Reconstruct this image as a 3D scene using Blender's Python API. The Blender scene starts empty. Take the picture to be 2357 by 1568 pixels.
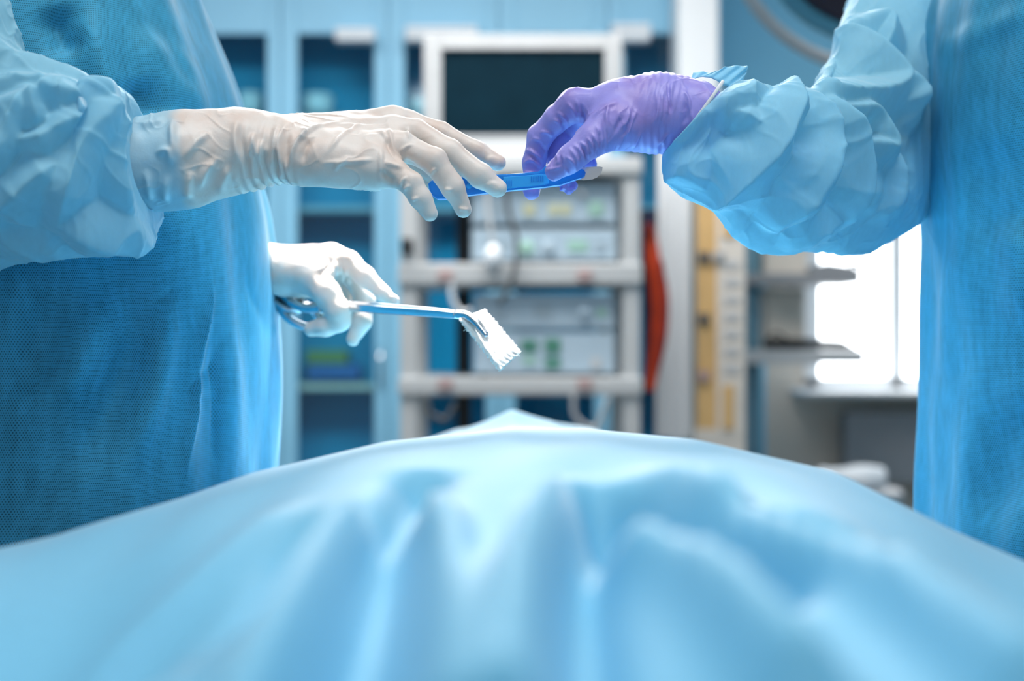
import bpy, bmesh, math, random
import numpy as np
from mathutils import Vector, Matrix

random.seed(4)
RNG = np.random.default_rng(7)
sc = bpy.context.scene
COL = sc.collection

# ---------------------------------------------------------------- camera, world, light, exposure
CAM_H = 1.12                                   # lens height above the floor, metres
LENS = 50.0
FPX = 2357 * LENS / 36.0
cam_data = bpy.data.cameras.new('camera')
cam_data.lens = LENS
cam_data.sensor_width = 36.0
cam_data.clip_start = 0.02
cam_data.dof.use_dof = True
cam_data.dof.focus_distance = 1.10
cam_data.dof.aperture_fstop = 3.6
cam = bpy.data.objects.new('camera', cam_data)
COL.objects.link(cam)
cam.location = (0, 0, CAM_H)
cam.rotation_euler = (math.pi / 2, 0, 0)
sc.camera = cam

world = bpy.data.worlds.new('room_ambient')
sc.world = world
world.use_nodes = True
wbg = world.node_tree.nodes['Background']
wbg.inputs[0].default_value = (0.86, 0.93, 1.0, 1)
wbg.inputs[1].default_value = 0.42


def area_light(name, loc, rot, sx, sy, power, color=(1, 1, 1)):
    d = bpy.data.lights.new(name, 'AREA')
    d.shape = 'RECTANGLE'
    d.size, d.size_y = sx, sy
    d.energy = power
    d.color = color
    o = bpy.data.objects.new(name, d)
    COL.objects.link(o)
    o.location = loc
    o.rotation_euler = rot
    return o


# ceiling light panels of the operating room (two rows) and daylight through the window
area_light('ceiling_panel_light', (-0.4, 3.5, 2.84), (0, 0, 0), 2.4, 1.0, 70, (1.0, 0.98, 0.95))
area_light('ceiling_panel_light', (0.2, 0.5, 2.84), (0, 0, 0), 1.8, 0.6, 22, (1.0, 0.97, 0.94))
sc.view_settings.view_transform = 'Standard'
sc.view_settings.look = 'None'
sc.view_settings.gamma = 1.0
sc.view_settings.use_curve_mapping = False
sc.view_settings.exposure = 0.2
try:
    sc.cycles.use_denoising = True
    sc.cycles.use_adaptive_sampling = True
    sc.cycles.adaptive_threshold = 0.03
    sc.cycles.max_bounces = 6
    sc.cycles.diffuse_bounces = 4
    sc.cycles.glossy_bounces = 2
    sc.cycles.transmission_bounces = 4
    sc.cycles.transparent_max_bounces = 8
    sc.cycles.sample_clamp_indirect = 6.0
except Exception:
    pass


# ---------------------------------------------------------------- helpers
def P(px, py, d):
    """A point of the place: measured across and up on the upright plane d metres in front of the lens."""
    return np.array([(px - 1178.5) / FPX * d, d, CAM_H - (py - 784.0) / FPX * d])


def M(px, d):
    """A length measured in the plane at d, in metres."""
    return px / FPX * d


def lin(c):
    c = c / 255.0
    return c / 12.92 if c <= 0.04045 else ((c + 0.055) / 1.055) ** 2.4


def rgb(r, g, b):
    return (lin(r), lin(g), lin(b), 1.0)


def link(o, parent=None):
    COL.objects.link(o)
    if parent is not None:
        o.parent = parent
    return o


def tag(o, label=None, cat=None, group=None, kind=None):
    if label:
        o['label'] = label
    if cat:
        o['category'] = cat
    if group:
        o['group'] = group
    if kind:
        o['kind'] = kind
    return o


def empty(name, loc=(0, 0, 0), label=None, cat=None, group=None, kind=None):
    o = bpy.data.objects.new(name, None)
    o.empty_display_size = 0.05
    link(o)
    o.location = loc
    return tag(o, label, cat, group, kind)


def set_parent(o, parent):
    """Keep world coordinates: meshes are written in world space, parents are pure translations."""
    o.parent = parent
    loc = Vector((0, 0, 0))
    p = parent
    while p is not None:
        loc += Vector(p.location)
        p = p.parent
    o.location = -loc
    o.matrix_parent_inverse = Matrix.Identity(4)


def mesh_obj(name, verts, faces, mat, parent=None, smooth=True, uv=None):
    me = bpy.data.meshes.new(name)
    v = verts.tolist() if isinstance(verts, np.ndarray) else verts
    f = faces.tolist() if isinstance(faces, np.ndarray) else faces
    me.from_pydata(v, [], f)
    me.update()
    if uv is not None:
        lay = me.uv_layers.new(name='metres')
        li = np.empty(len(me.loops), dtype=np.int32)
        me.loops.foreach_get('vertex_index', li)
        lay.data.foreach_set('uv', uv[li].astype(np.float32).ravel())
    if mat:
        me.materials.append(mat)
    if smooth:
        me.polygons.foreach_set('use_smooth', [True] * len(me.polygons))
    o = bpy.data.objects.new(name, me)
    link(o)
    if parent is not None:
        set_parent(o, parent)
    return o


def bm_obj(name, bm, mat, parent=None, smooth=False):
    me = bpy.data.meshes.new(name)
    bmesh.ops.recalc_face_normals(bm, faces=bm.faces)
    bm.to_mesh(me)
    bm.free()
    if mat:
        me.materials.append(mat)
    if smooth:
        me.polygons.foreach_set('use_smooth', [True] * len(me.polygons))
    o = bpy.data.objects.new(name, me)
    link(o)
    if parent is not None:
        set_parent(o, parent)
    return o


def add_box(bm, lo, hi, bevel=0.0, rot=None):
    r = bmesh.ops.create_cube(bm, size=1.0)
    vs = r['verts']
    lo, hi = Vector(lo), Vector(hi)
    c, s = (lo + hi) / 2, hi - lo
    for v in vs:
        q = Vector((v.co.x * s.x, v.co.y * s.y, v.co.z * s.z))
        if rot is not None:
            q = rot @ q
        v.co = c + q
    if bevel > 0:
        es = list({e for v in vs for e in v.link_edges})
        bmesh.ops.bevel(bm, geom=es, offset=bevel, segments=2, affect='EDGES', profile=0.6)


def box(name, lo, hi, mat, parent=None, bevel=0.0, rot=None):
    bm = bmesh.new()
    add_box(bm, lo, hi, bevel, rot)
    return bm_obj(name, bm, mat, parent, smooth=False)


def pbox(name, px0, py0, px1, py1, d, depth, mat, parent=None, bevel=0.0):
    """Box whose front face spans the measured rectangle on the plane at d."""
    a, b = P(px0, py1, d), P(px1, py0, d)
    return box(name, (a[0], d, a[2]), (b[0], d + depth, b[2]), mat, parent, bevel)


def cat_rom(pts, n):
    """Catmull-Rom through rows of pts, n samples."""
    pts = np.asarray(pts, float)
    k = len(pts)
    ext = np.vstack([2 * pts[0] - pts[1], pts, 2 * pts[-1] - pts[-2]])
    t = np.linspace(0, k - 1 - 1e-9, n)
    i = t.astype(int)
    f = (t - i)[:, None]
    p0, p1, p2, p3 = ext[i], ext[i + 1], ext[i + 2], ext[i + 3]
    return 0.5 * (2 * p1 + (p2 - p0) * f + (2 * p0 - 5 * p1 + 4 * p2 - p3) * f ** 2 + (3 * p1 - p0 - 3 * p2 + p3) * f ** 3)


def tube_mesh(path, radii, seg=12, caps=True, flat=None):
    path = np.asarray(path, float)
    n = len(path)
    radii = np.broadcast_to(np.asarray(radii, float), (n,))
    tan = np.gradient(path, axis=0)
    tan /= np.linalg.norm(tan, axis=1)[:, None] + 1e-12
    up = np.array([0, 1.0, 0]) if abs(tan[0][1]) < 0.9 else np.array([0, 0, 1.0])
    verts, faces = [], []
    a = np.linspace(0, 2 * math.pi, seg, endpoint=False)
    u = up - tan[0] * np.dot(up, tan[0])
    for i in range(n):
        u = u - tan[i] * np.dot(u, tan[i])
        u /= np.linalg.norm(u) + 1e-12
        w = np.cross(tan[i], u)
        fl = 1.0 if flat is None else flat
        verts.append(path[i] + radii[i] * (np.cos(a)[:, None] * u * fl + np.sin(a)[:, None] * w))
    verts = np.vstack(verts)
    for i in range(n - 1):
        for j in range(seg):
            k = (j + 1) % seg
            faces.append((i * seg + j, i * seg + k, (i + 1) * seg + k, (i + 1) * seg + j))
    if caps:
        faces.append(tuple(range(seg))[::-1])
        faces.append(tuple((n - 1) * seg + j for j in range(seg)))
    return verts, faces


def tube(name, pts, radii, mat, parent=None, seg=12, n=None, flat=None):
    pts = np.asarray(pts, float)
    if n:
        r = np.broadcast_to(np.asarray(radii, float), (len(pts),))
        q = cat_rom(np.column_stack([pts, r]), n)
        pts, radii = q[:, :3], q[:, 3]
    v, f = tube_mesh(pts, radii, seg, True, flat)
    return mesh_obj(name, v, f, mat, parent)


def lathe(name, prof, mat, origin=(0, 0, 0), axis=(0, 0, 1), seg=32, parent=None):
    """prof: list of (radius, height) along the axis."""
    ax = Vector(axis).normalized()
    q = Vector((0, 0, 1)).rotation_difference(ax)
    verts, faces = [], []
    for r, h in prof:
        for j in range(seg):
            a = 2 * math.pi * j / seg
            p = q @ Vector((max(r, 1e-5) * math.cos(a), max(r, 1e-5) * math.sin(a), h)) + Vector(origin)
            verts.append(tuple(p))
    for i in range(len(prof) - 1):
        for j in range(seg):
            k = (j + 1) % seg
            faces.append((i * seg + j, i * seg + k, (i + 1) * seg + k, (i + 1) * seg + j))
    o = mesh_obj(name, verts, faces, mat, parent)
    return o


def prism(name, outline, d0, d1, mat, parent=None, bevel=0.0, smooth=False):
    """Outline of (x, z) world pairs, extruded from y = d0 to y = d1."""
    bm = bmesh.new()
    a = [bm.verts.new((x, d0, z)) for x, z in outline]
    b = [bm.verts.new((x, d1, z)) for x, z in outline]
    n = len(a)
    fa = bm.faces.new(a)
    fb = bm.faces.new(b[::-1])
    for i in range(n):
        bm.faces.new((a[i], b[i], b[(i + 1) % n], a[(i + 1) % n]))
    bmesh.ops.recalc_face_normals(bm, faces=bm.faces)
    if bevel > 0:
        es = list(fa.edges) + list(fb.edges)
        bmesh.ops.bevel(bm, geom=es, offset=bevel, segments=2, affect='EDGES', profile=0.6, clamp_overlap=True)
    return bm_obj(name, bm, mat, parent, smooth)


# ------------------------------------------------ implicit surfaces (hands, bodies)
def smin(a, b, k):
    if k <= 0:
        return np.minimum(a, b)
    h = np.maximum(k - np.abs(a - b), 0) / k
    return np.minimum(a, b) - h * h * k * 0.25


class Field:
    def __init__(self, lo, hi, h):
        self.lo, self.h = np.asarray(lo, float), h
        self.n = np.ceil((np.asarray(hi, float) - self.lo) / h).astype(int) + 1
        self.ax = [(self.lo[i] + np.arange(self.n[i]) * h).astype(np.float32) for i in range(3)]

    def blank(self):
        return np.full(self.n, 1.0, np.float32)

    def cone(self, g, a, b, ra, rb, k, squash=(1, 1, 1)):
        a, b = np.asarray(a, np.float32), np.asarray(b, np.float32)
        sq = np.asarray(squash, np.float32)
        r = max(ra, rb) / min(squash) + 0.022
        sl = []
        for i in range(3):
            l = max(0, int((min(a[i], b[i]) - r - self.lo[i]) / self.h))
            u = min(self.n[i], int((max(a[i], b[i]) + r - self.lo[i]) / self.h) + 2)
            if u <= l:
                return
            sl.append(slice(l, u))
        x = ((self.ax[0][sl[0]] - a[0]) * sq[0])[:, None, None]
        y = ((self.ax[1][sl[1]] - a[1]) * sq[1])[None, :, None]
        z = ((self.ax[2][sl[2]] - a[2]) * sq[2])[None, None, :]
        ba = (b - a) * sq
        L = float(ba @ ba) + 1e-12
        t = np.clip((x * ba[0] + y * ba[1] + z * ba[2]) / L, 0, 1)
        d = np.sqrt((x - t * ba[0]) ** 2 + (y - t * ba[1]) ** 2 + (z - t * ba[2]) ** 2) - (ra + (rb - ra) * t)
        s = tuple(sl)
        g[s] = smin(g[s], d, k)

    def chain(self, g, pts, rad, k):
        for i in range(len(pts) - 1):
            self.cone(g, pts[i], pts[i + 1], rad[i], rad[i + 1], k)

    def mesh(self, g):
        ins = g < 0
        c = np.zeros(np.array(g.shape) - 1, np.uint8)
        for dx in (0, 1):
            for dy in (0, 1):
                for dz in (0, 1):
                    c += ins[dx:ins.shape[0] - 1 + dx, dy:ins.shape[1] - 1 + dy, dz:ins.shape[2] - 1 + dz]
        idx = np.argwhere((c > 0) & (c < 8))
        vid = np.full(c.shape, -1, np.int64)
        vid[idx[:, 0], idx[:, 1], idx[:, 2]] = np.arange(len(idx))
        cv = {}
        for dx in (0, 1):
            for dy in (0, 1):
                for dz in (0, 1):
                    cv[(dx, dy, dz)] = g[idx[:, 0] + dx, idx[:, 1] + dy, idx[:, 2] + dz].astype(float)
        acc = np.zeros((len(idx), 3))
        cnt = np.zeros(len(idx))
        for ax in range(3):
            for o1 in (0, 1):
                for o2 in (0, 1):
                    p = [0, 0, 0]
                    rest = [i for i in range(3) if i != ax]
                    p[rest[0]], p[rest[1]] = o1, o2
                    q = list(p)
                    q[ax] = 1
                    va, vb = cv[tuple(p)], cv[tuple(q)]
                    m = (va < 0) != (vb < 0)
                    t = np.where(m, va / np.where(m, va - vb, 1), 0)
                    pos = np.array(p, float)[None, :].repeat(len(idx), 0)
                    pos[:, ax] += t
                    acc += pos * m[:, None]
                    cnt += m
        v = self.lo + (idx + acc / cnt[:, None]) * self.h
        quads = []
        for ax in range(3):
            r = [i for i in range(3) if i != ax]
            A = np.take(ins, range(0, ins.shape[ax] - 1), axis=ax)
            B = np.take(ins, range(1, ins.shape[ax]), axis=ax)
            e = np.argwhere(A != B)
            e = e[(e[:, r[0]] > 0) & (e[:, r[1]] > 0) & (e[:, r[0]] < c.shape[r[0]]) & (e[:, r[1]] < c.shape[r[1]])]
            s = ins[e[:, 0], e[:, 1], e[:, 2]]
            qs = []
            for o1, o2 in ((-1, -1), (0, -1), (0, 0), (-1, 0)):
                f = e.copy()
                f[:, r[0]] += o1
                f[:, r[1]] += o2
                qs.append(vid[f[:, 0], f[:, 1], f[:, 2]])
            q = np.stack(qs, 1)
            flip = s if ax != 1 else ~s
            q[~flip] = q[~flip][:, ::-1]
            quads.append(q)
        q = np.vstack(quads)
        q = q[(q >= 0).all(1)]
        return v, q


def vnormals(v, q):
    n = np.zeros_like(v)
    fn = np.cross(v[q[:, 2]] - v[q[:, 0]], v[q[:, 3]] - v[q[:, 1]])
    for k in range(4):
        np.add.at(n, q[:, k], fn)
    return n / (np.linalg.norm(n, axis=1)[:, None] + 1e-12)


def relax(v, q, it=2, f=0.5):
    for _ in range(it):
        s = np.zeros_like(v)
        c = np.zeros(len(v))
        for k in range(4):
            a, b = q[:, k], q[:, (k + 1) % 4]
            np.add.at(s, a, v[b])
            np.add.at(s, b, v[a])
            np.add.at(c, a, 1)
            np.add.at(c, b, 1)
        v = v + f * (s / c[:, None] - v)
    return v


def poly_dist(p2, pts):
    """Distance of 2D points to a polyline and the arc parameter 0..1 of the nearest place."""
    pts = np.asarray(pts, float)
    seg = np.linalg.norm(np.diff(pts, axis=0), axis=1)
    cum = np.concatenate([[0], np.cumsum(seg)])
    best = np.full(len(p2), 1e9)
    arc = np.zeros(len(p2))
    for i in range(len(pts) - 1):
        ab = pts[i + 1] - pts[i]
        t = np.clip(((p2 - pts[i]) @ ab) / (ab @ ab + 1e-12), 0, 1)
        d = np.linalg.norm(p2 - pts[i] - t[:, None] * ab, axis=1)
        m = d < best
        best[m] = d[m]
        arc[m] = (cum[i] + t[m] * seg[i]) / (cum[-1] + 1e-12)
    return best, arc


def crease(v, n, pts, d, h, w, sharp=False, smooth_n=14, both=False, taper=0.35):
    """Raise (or sink) a fold along a line on the camera-facing side of a surface; metres, world XZ."""
    line = np.array([P(x, y, d)[[0, 2]] for x, y in pts])
    if len(line) > 2:
        line = cat_rom(line, smooth_n)
    lo, hi = line.min(0) - 4 * w, line.max(0) + 4 * w
    p2 = v[:, [0, 2]]
    m = ((p2 > lo) & (p2 < hi)).all(1)
    if not m.any():
        return v
    dist, arc = poly_dist(p2[m], line)
    if sharp:
        prof = np.exp(-np.abs(dist) / w)
    else:
        prof = np.exp(-(dist / w) ** 2)
    tp = np.clip(np.minimum(arc, 1 - arc) / taper, 0, 1) if taper > 0 else 1.0
    tp = tp * tp * (3 - 2 * tp) if taper > 0 else 1.0
    face = np.clip(-n[m, 1] * 1.6 + 0.15, 0, 1) if not both else 1.0
    v[m] += n[m] * (h * prof * tp * face)[:, None]
    return v


def vnoise(p, seed=0):
    """Cheap smooth noise from sums of rotated sines, roughly -1..1."""
    r = np.random.default_rng(seed)
    s = np.zeros(len(p))
    for i in range(9):
        k = r.normal(size=p.shape[1])
        k *= (0.6 + 1.0 * r.random()) / np.linalg.norm(k) * 2 * math.pi
        s += np.sin(p @ k + r.random() * 6.28)
    return s / 4.0


# ---------------------------------------------------------------- materials
def nt(mat):
    mat.use_nodes = True
    t = mat.node_tree
    return t, t.nodes, t.links, t.nodes.get('Principled BSDF'), t.nodes.get('Material Output')


def simple(name, col, rough=0.5, metal=0.0, var=0.06, scale=12.0, bump=0.0, spec=0.5, emit=None, estr=0.0, coat=0.0):
    m = bpy.data.materials.new(name)
    t, N, L, b, out = nt(m)
    tc = N.new('ShaderNodeTexCoord')
    nz = N.new('ShaderNodeTexNoise')
    nz.inputs['Scale'].default_value = scale
    nz.inputs['Detail'].default_value = 4
    L.new(tc.outputs['Object'], nz.inputs['Vector'])
    rp = N.new('ShaderNodeValToRGB')
    c = np.array(col[:3])
    rp.color_ramp.elements[0].position = 0.3
    rp.color_ramp.elements[1].position = 0.7
    rp.color_ramp.elements[0].color = (*np.clip(c * (1 - var), 0, 1), 1)
    rp.color_ramp.elements[1].color = (*np.clip(c * (1 + var), 0, 1), 1)
    L.new(nz.outputs['Fac'], rp.inputs['Fac'])
    L.new(rp.outputs['Color'], b.inputs['Base Color'])
    b.inputs['Roughness'].default_value = rough
    b.inputs['Metallic'].default_value = metal
    b.inputs['Specular IOR Level'].default_value = spec
    b.inputs['Coat Weight'].default_value = coat
    if bump > 0:
        bp = N.new('ShaderNodeBump')
        bp.inputs['Strength'].default_value = bump
        bp.inputs['Distance'].default_value = 0.002
        L.new(nz.outputs['Fac'], bp.inputs['Height'])
        L.new(bp.outputs['Normal'], b.inputs['Normal'])
    if emit:
        b.inputs['Emission Color'].default_value = emit
        b.inputs['Emission Strength'].default_value = estr
    return m


def math_node(N, L, op, a, b=None):
    n = N.new('ShaderNodeMath')
    n.operation = op
    for i, x in enumerate((a, b)):
        if x is None:
            continue
        if isinstance(x, (int, float)):
            n.inputs[i].default_value = x
        else:
            L.new(x, n.inputs[i])
    return n.outputs[0]


def fabric(name, col, transl=0.35, weave=0.0, pitch=0.0019, mottle=0.12, see=0.0, sheen=0.25, fiber=90.0):
    """Spun-bonded non-woven cloth: diffuse + translucent sheet, embossed dot lattice, cloudy fibre density."""
    m = bpy.data.materials.new(name)
    t, N, L, b, out = nt(m)
    N.remove(b)
    tc = N.new('ShaderNodeTexCoord')
    nz = N.new('ShaderNodeTexNoise')
    nz.inputs['Scale'].default_value = fiber
    nz.inputs['Detail'].default_value = 5
    nz.inputs['Roughness'].default_value = 0.65
    mp = N.new('ShaderNodeMapping')
    mp.inputs['Scale'].default_value = (1.0, 1.0, 0.35)
    L.new(tc.outputs['Object'], mp.inputs['Vector'])
    L.new(mp.outputs['Vector'], nz.inputs['Vector'])
    fac = math_node(N, L, 'SUBTRACT', nz.outputs['Fac'], 0.5)
    fac = math_node(N, L, 'MULTIPLY', fac, mottle * 4)
    height = nz.outputs['Fac']
    if weave > 0:
        sep = N.new('ShaderNodeSeparateXYZ')
        L.new(tc.outputs['UV'], sep.inputs[0])
        k = 2 * math.pi / pitch
        u = math_node(N, L, 'MULTIPLY', sep.outputs[0], k)
        v = math_node(N, L, 'MULTIPLY', sep.outputs[1], k)
        c1 = math_node(N, L, 'COSINE', v)
        h = math_node(N, L, 'MULTIPLY', v, 0.5)
        w = math_node(N, L, 'MULTIPLY', u, 0.866)
        c2 = math_node(N, L, 'COSINE', math_node(N, L, 'ADD', h, w))
        c3 = math_node(N, L, 'COSINE', math_node(N, L, 'SUBTRACT', h, w))
        s = math_node(N, L, 'ADD', c1, math_node(N, L, 'ADD', c2, c3))
        s = math_node(N, L, 'MULTIPLY', s, 0.3333)           # -0.5 .. 1, pits at 1
        s = math_node(N, L, 'MAXIMUM', s, 0.0)
        fac = math_node(N, L, 'SUBTRACT', fac, math_node(N, L, 'MULTIPLY', s, weave))
        height = math_node(N, L, 'SUBTRACT', height, math_node(N, L, 'MULTIPLY', s, 0.8))
    gain = math_node(N, L, 'ADD', fac, 1.0)
    cm = N.new('ShaderNodeVectorMath')
    cm.operation = 'SCALE'
    cm.inputs[0].default_value = col[:3]
    L.new(gain, cm.inputs['Scale'])
    bp = N.new('ShaderNodeBump')
    bp.inputs['Strength'].default_value = 0.25
    bp.inputs['Distance'].default_value = 0.0006
    L.new(height, bp.inputs['Height'])
    df = N.new('ShaderNodeBsdfDiffuse')
    tr = N.new('ShaderNodeBsdfTranslucent')
    for x in (df, tr):
        L.new(cm.outputs[0], x.inputs['Color'])
        L.new(bp.outputs['Normal'], x.inputs['Normal'])
    mx = N.new('ShaderNodeMixShader')
    mx.inputs[0].default_value = transl
    L.new(df.outputs[0], mx.inputs[1])
    L.new(tr.outputs[0], mx.inputs[2])
    last = mx
    if see > 0:
        ts = N.new('ShaderNodeBsdfTransparent')
        ts.inputs[0].default_value = (0.6, 0.9, 1.0, 1)
        m2 = N.new('ShaderNodeMixShader')
        m2.inputs[0].default_value = see
        L.new(last.outputs[0], m2.inputs[1])
        L.new(ts.outputs[0], m2.inputs[2])
        last = m2
    if sheen > 0:
        gl = N.new('ShaderNodeBsdfGlossy')
        gl.inputs['Roughness'].default_value = 0.55
        gl.inputs['Color'].default_value = (0.9, 0.97, 1.0, 1)
        fr = N.new('ShaderNodeFresnel')
        fr.inputs['IOR'].default_value = 1.35
        L.new(bp.outputs['Normal'], gl.inputs['Normal'])
        fm = math_node(N, L, 'MULTIPLY', fr.outputs[0], sheen * 2)
        m3 = N.new('ShaderNodeMixShader')
        L.new(fm, m3.inputs[0])
        L.new(last.outputs[0], m3.inputs[1])
        L.new(gl.outputs[0], m3.inputs[2])
        last = m3
    L.new(last.outputs[0], out.inputs['Surface'])
    return m


def rubber(name, col, alt, sss=0.25, rough=0.42, scale=38.0, cuff=None, bumpd=0.0006):
    """Thin glove rubber stretched over skin; alt shows where it clings. cuff = (x edge, colour) of the cloth under it."""
    m = bpy.data.materials.new(name)
    t, N, L, b, out = nt(m)
    tc = N.new('ShaderNodeTexCoord')
    nz = N.new('ShaderNodeTexNoise')
    nz.inputs['Scale'].default_value = scale
    nz.inputs['Detail'].default_value = 3
    L.new(tc.outputs['Object'], nz.inputs['Vector'])
    rp = N.new('ShaderNodeValToRGB')
    rp.color_ramp.elements[0].position = 0.42
    rp.color_ramp.elements[1].position = 0.68
    rp.color_ramp.elements[0].color = col
    rp.color_ramp.elements[1].color = alt
    L.new(nz.outputs['Fac'], rp.inputs['Fac'])
    color = rp.outputs['Color']
    if cuff:
        geo = N.new('ShaderNodeNewGeometry')
        sep = N.new('ShaderNodeSeparateXYZ')
        L.new(geo.outputs['Position'], sep.inputs[0])
        nz2 = N.new('ShaderNodeTexNoise')
        nz2.inputs['Scale'].default_value = 30
        L.new(tc.outputs['Object'], nz2.inputs['Vector'])
        e = math_node(N, L, 'ADD', sep.outputs[0], math_node(N, L, 'MULTIPLY', math_node(N, L, 'SUBTRACT', nz2.outputs['Fac'], 0.5), 0.03))
        e = math_node(N, L, 'ADD', e, math_node(N, L, 'MULTIPLY', math_node(N, L, 'SUBTRACT', sep.outputs[2], 1.26), 0.12))
        mr = N.new('ShaderNodeMapRange')
        mr.interpolation_type = 'SMOOTHSTEP'
        mr.inputs['From Min'].default_value = cuff[0] - 0.006
        mr.inputs['From Max'].default_value = cuff[0] + 0.006
        mr.inputs['To Min'].default_value = 0.62
        mr.inputs['To Max'].default_value = 0.0
        L.new(e, mr.inputs['Value'])
        mx = N.new('ShaderNodeMixRGB')
        L.new(mr.outputs[0], mx.inputs['Fac'])
        L.new(color, mx.inputs['Color1'])
        mx.inputs['Color2'].default_value = cuff[1]
        color = mx.outputs['Color']
    L.new(color, b.inputs['Base Color'])
    b.inputs['Roughness'].default_value = rough
    b.inputs['Specular IOR Level'].default_value = 0.35
    b.inputs['Subsurface Weight'].default_value = sss
    b.inputs['Subsurface Radius'].default_value = (1.0, 0.7, 0.6)
    b.inputs['Subsurface Scale'].default_value = 0.006
    nf = N.new('ShaderNodeTexNoise')
    nf.inputs['Scale'].default_value = 420
    nf.inputs['Detail'].default_value = 3
    L.new(tc.outputs['Object'], nf.inputs['Vector'])
    bp = N.new('ShaderNodeBump')
    bp.inputs['Strength'].default_value = 0.25
    bp.inputs['Distance'].default_value = bumpd
    L.new(nf.outputs['Fac'], bp.inputs['Height'])
    L.new(bp.outputs['Normal'], b.inputs['Normal'])
    return m


def glass(name, tint, gloss=0.10, rough=0.05):
    m = bpy.data.materials.new(name)
    t, N, L, b, out = nt(m)
    N.remove(b)
    ts = N.new('ShaderNodeBsdfTransparent')
    ts.inputs[0].default_value = tint
    gl = N.new('ShaderNodeBsdfGlossy')
    gl.inputs['Roughness'].default_value = rough
    mx = N.new('ShaderNodeMixShader')
    mx.inputs[0].default_value = gloss
    L.new(ts.outputs[0], mx.inputs[1])
    L.new(gl.outputs[0], mx.inputs[2])
    L.new(mx.outputs[0], out.inputs['Surface'])
    return m


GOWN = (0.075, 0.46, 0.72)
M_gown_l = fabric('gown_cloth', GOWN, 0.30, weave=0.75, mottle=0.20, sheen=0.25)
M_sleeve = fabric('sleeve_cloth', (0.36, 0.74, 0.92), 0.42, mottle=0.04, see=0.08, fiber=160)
M_drape = fabric('drape_cloth', (0.22, 0.63, 0.90), 0.26, mottle=0.03, sheen=0.32, fiber=120)
M_cuffwhite = fabric('knit_cuff', (0.8, 0.83, 0.84), 0.3, mottle=0.05)
M_latex = rubber('white_latex', rgb(224, 215, 208), rgb(216, 198, 187), cuff=(P(425, 0, 1.09)[0], rgb(120, 195, 222)))
M_latex2 = rubber('white_latex_far', rgb(214, 203, 195), rgb(206, 188, 176), sss=0.12)
M_nitrile = rubber('violet_nitrile', rgb(152, 147, 220), rgb(150, 134, 204), sss=0.12, rough=0.40)
M_skin = simple('skin', rgb(205, 160, 138), 0.5, var=0.05)
M_blueplastic = simple('blue_plastic', (0.0, 0.20, 0.66, 1), 0.32, var=0.03)
M_bluelight = simple('blue_plastic_edge', (0.02, 0.34, 0.80, 1), 0.35, var=0.03)
M_chrome = simple('surgical_steel', (0.62, 0.66, 0.70, 1), 0.16, metal=1.0, var=0.03)
M_blade = simple('blade_steel', (0.62, 0.66, 0.70, 1), 0.22, metal=1.0, var=0.02)
M_gauze = fabric('gauze', (0.93, 0.93, 0.90), 0.25, mottle=0.05, sheen=0.0, fiber=300)
M_frame = simple('cabinet_blue_lacquer', rgb(132, 192, 222), 0.45, var=0.03, scale=3)
M_teal = simple('cabinet_interior', rgb(0, 150, 190), 0.6, var=0.10, scale=2)
M_pane = glass('cabinet_glass', (0.75, 0.93, 0.97, 1), 0.03)
M_shelfglass = simple('cabinet_shelf', rgb(150, 180, 195), 0.4, var=0.05)
M_whiteplastic = simple('white_plastic', rgb(225, 230, 235), 0.4, var=0.03)
M_greyplastic = simple('pale_grey_plastic', rgb(192, 194, 196), 0.45, var=0.03, scale=4)
M_cart = simple('cart_enamel', rgb(190, 192, 193), 0.45, var=0.03, scale=4)
M_device = simple('device_case', rgb(165, 183, 195), 0.45, var=0.04, scale=6)
M_deviceface = simple('device_face', rgb(178, 198, 212), 0.45, var=0.04, scale=9)
M_screen = simple('dark_screen', (0.003, 0.017, 0.028, 1), 0.35, var=0.1, spec=0.06)
M_black = simple('black_plastic', (0.012, 0.014, 0.016, 1), 0.5)
M_darkgrey = simple('dark_grey', (0.08, 0.085, 0.09, 1), 0.6)
M_rose = simple('rose_clip', rgb(176, 150, 148), 0.5)
M_green = simple('green_key', rgb(75, 135, 115), 0.5)
M_mint = simple('mint_key', rgb(160, 200, 185), 0.5)
M_sand = simple('sand_key', rgb(205, 205, 170), 0.5)
M_orange = simple('orange_rubber', rgb(196, 58, 10), 0.5, var=0.25, scale=14)
M_red = simple('dark_red_rubber', rgb(140, 30, 12), 0.5, var=0.2, scale=14)
M_navy = simple('navy_rubber', rgb(28, 34, 66), 0.5)
M_wall = simple('wall_paint_blue', rgb(135, 200, 228), 0.7, var=0.03, scale=1.5)
M_wallgrey = simple('wall_paint_grey', rgb(218, 208, 196), 0.7, var=0.03, scale=1.5)
M_white = simple('white_enamel', rgb(232, 234, 236), 0.5, var=0.02, scale=3)
M_ceil = simple('ceiling_paint', rgb(225, 232, 236), 0.8, var=0.02)
M_floor = simple('vinyl_floor', rgb(120, 116, 112), 0.45, var=0.10, scale=5)
M_tan = simple('tan_beech', rgb(216, 176, 118), 0.5, var=0.10, scale=9)
M_panelw = simple('cream_panel', rgb(220, 212, 202), 0.55, var=0.04, scale=30)
M_radiator = simple('radiator_enamel', rgb(150, 152, 156), 0.5, var=0.03)
M_lampnavy = simple('lamp_navy', (0.003, 0.010, 0.035, 1), 0.35)
M_lampgrey = simple('lamp_grey', rgb(170, 172, 174), 0.5)
M_lampteal = simple('lamp_teal', rgb(84, 150, 172), 0.5)
M_daylight = simple('frosted_window_daylight', (0.95, 0.97, 1.0, 1), 0.5, emit=(0.95, 0.98, 1.0, 1), estr=5.0)
M_lens = simple('lamp_lens', (0.9, 0.95, 1.0, 1), 0.3, emit=(0.95, 0.98, 1.0, 1), estr=6.0)
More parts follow.
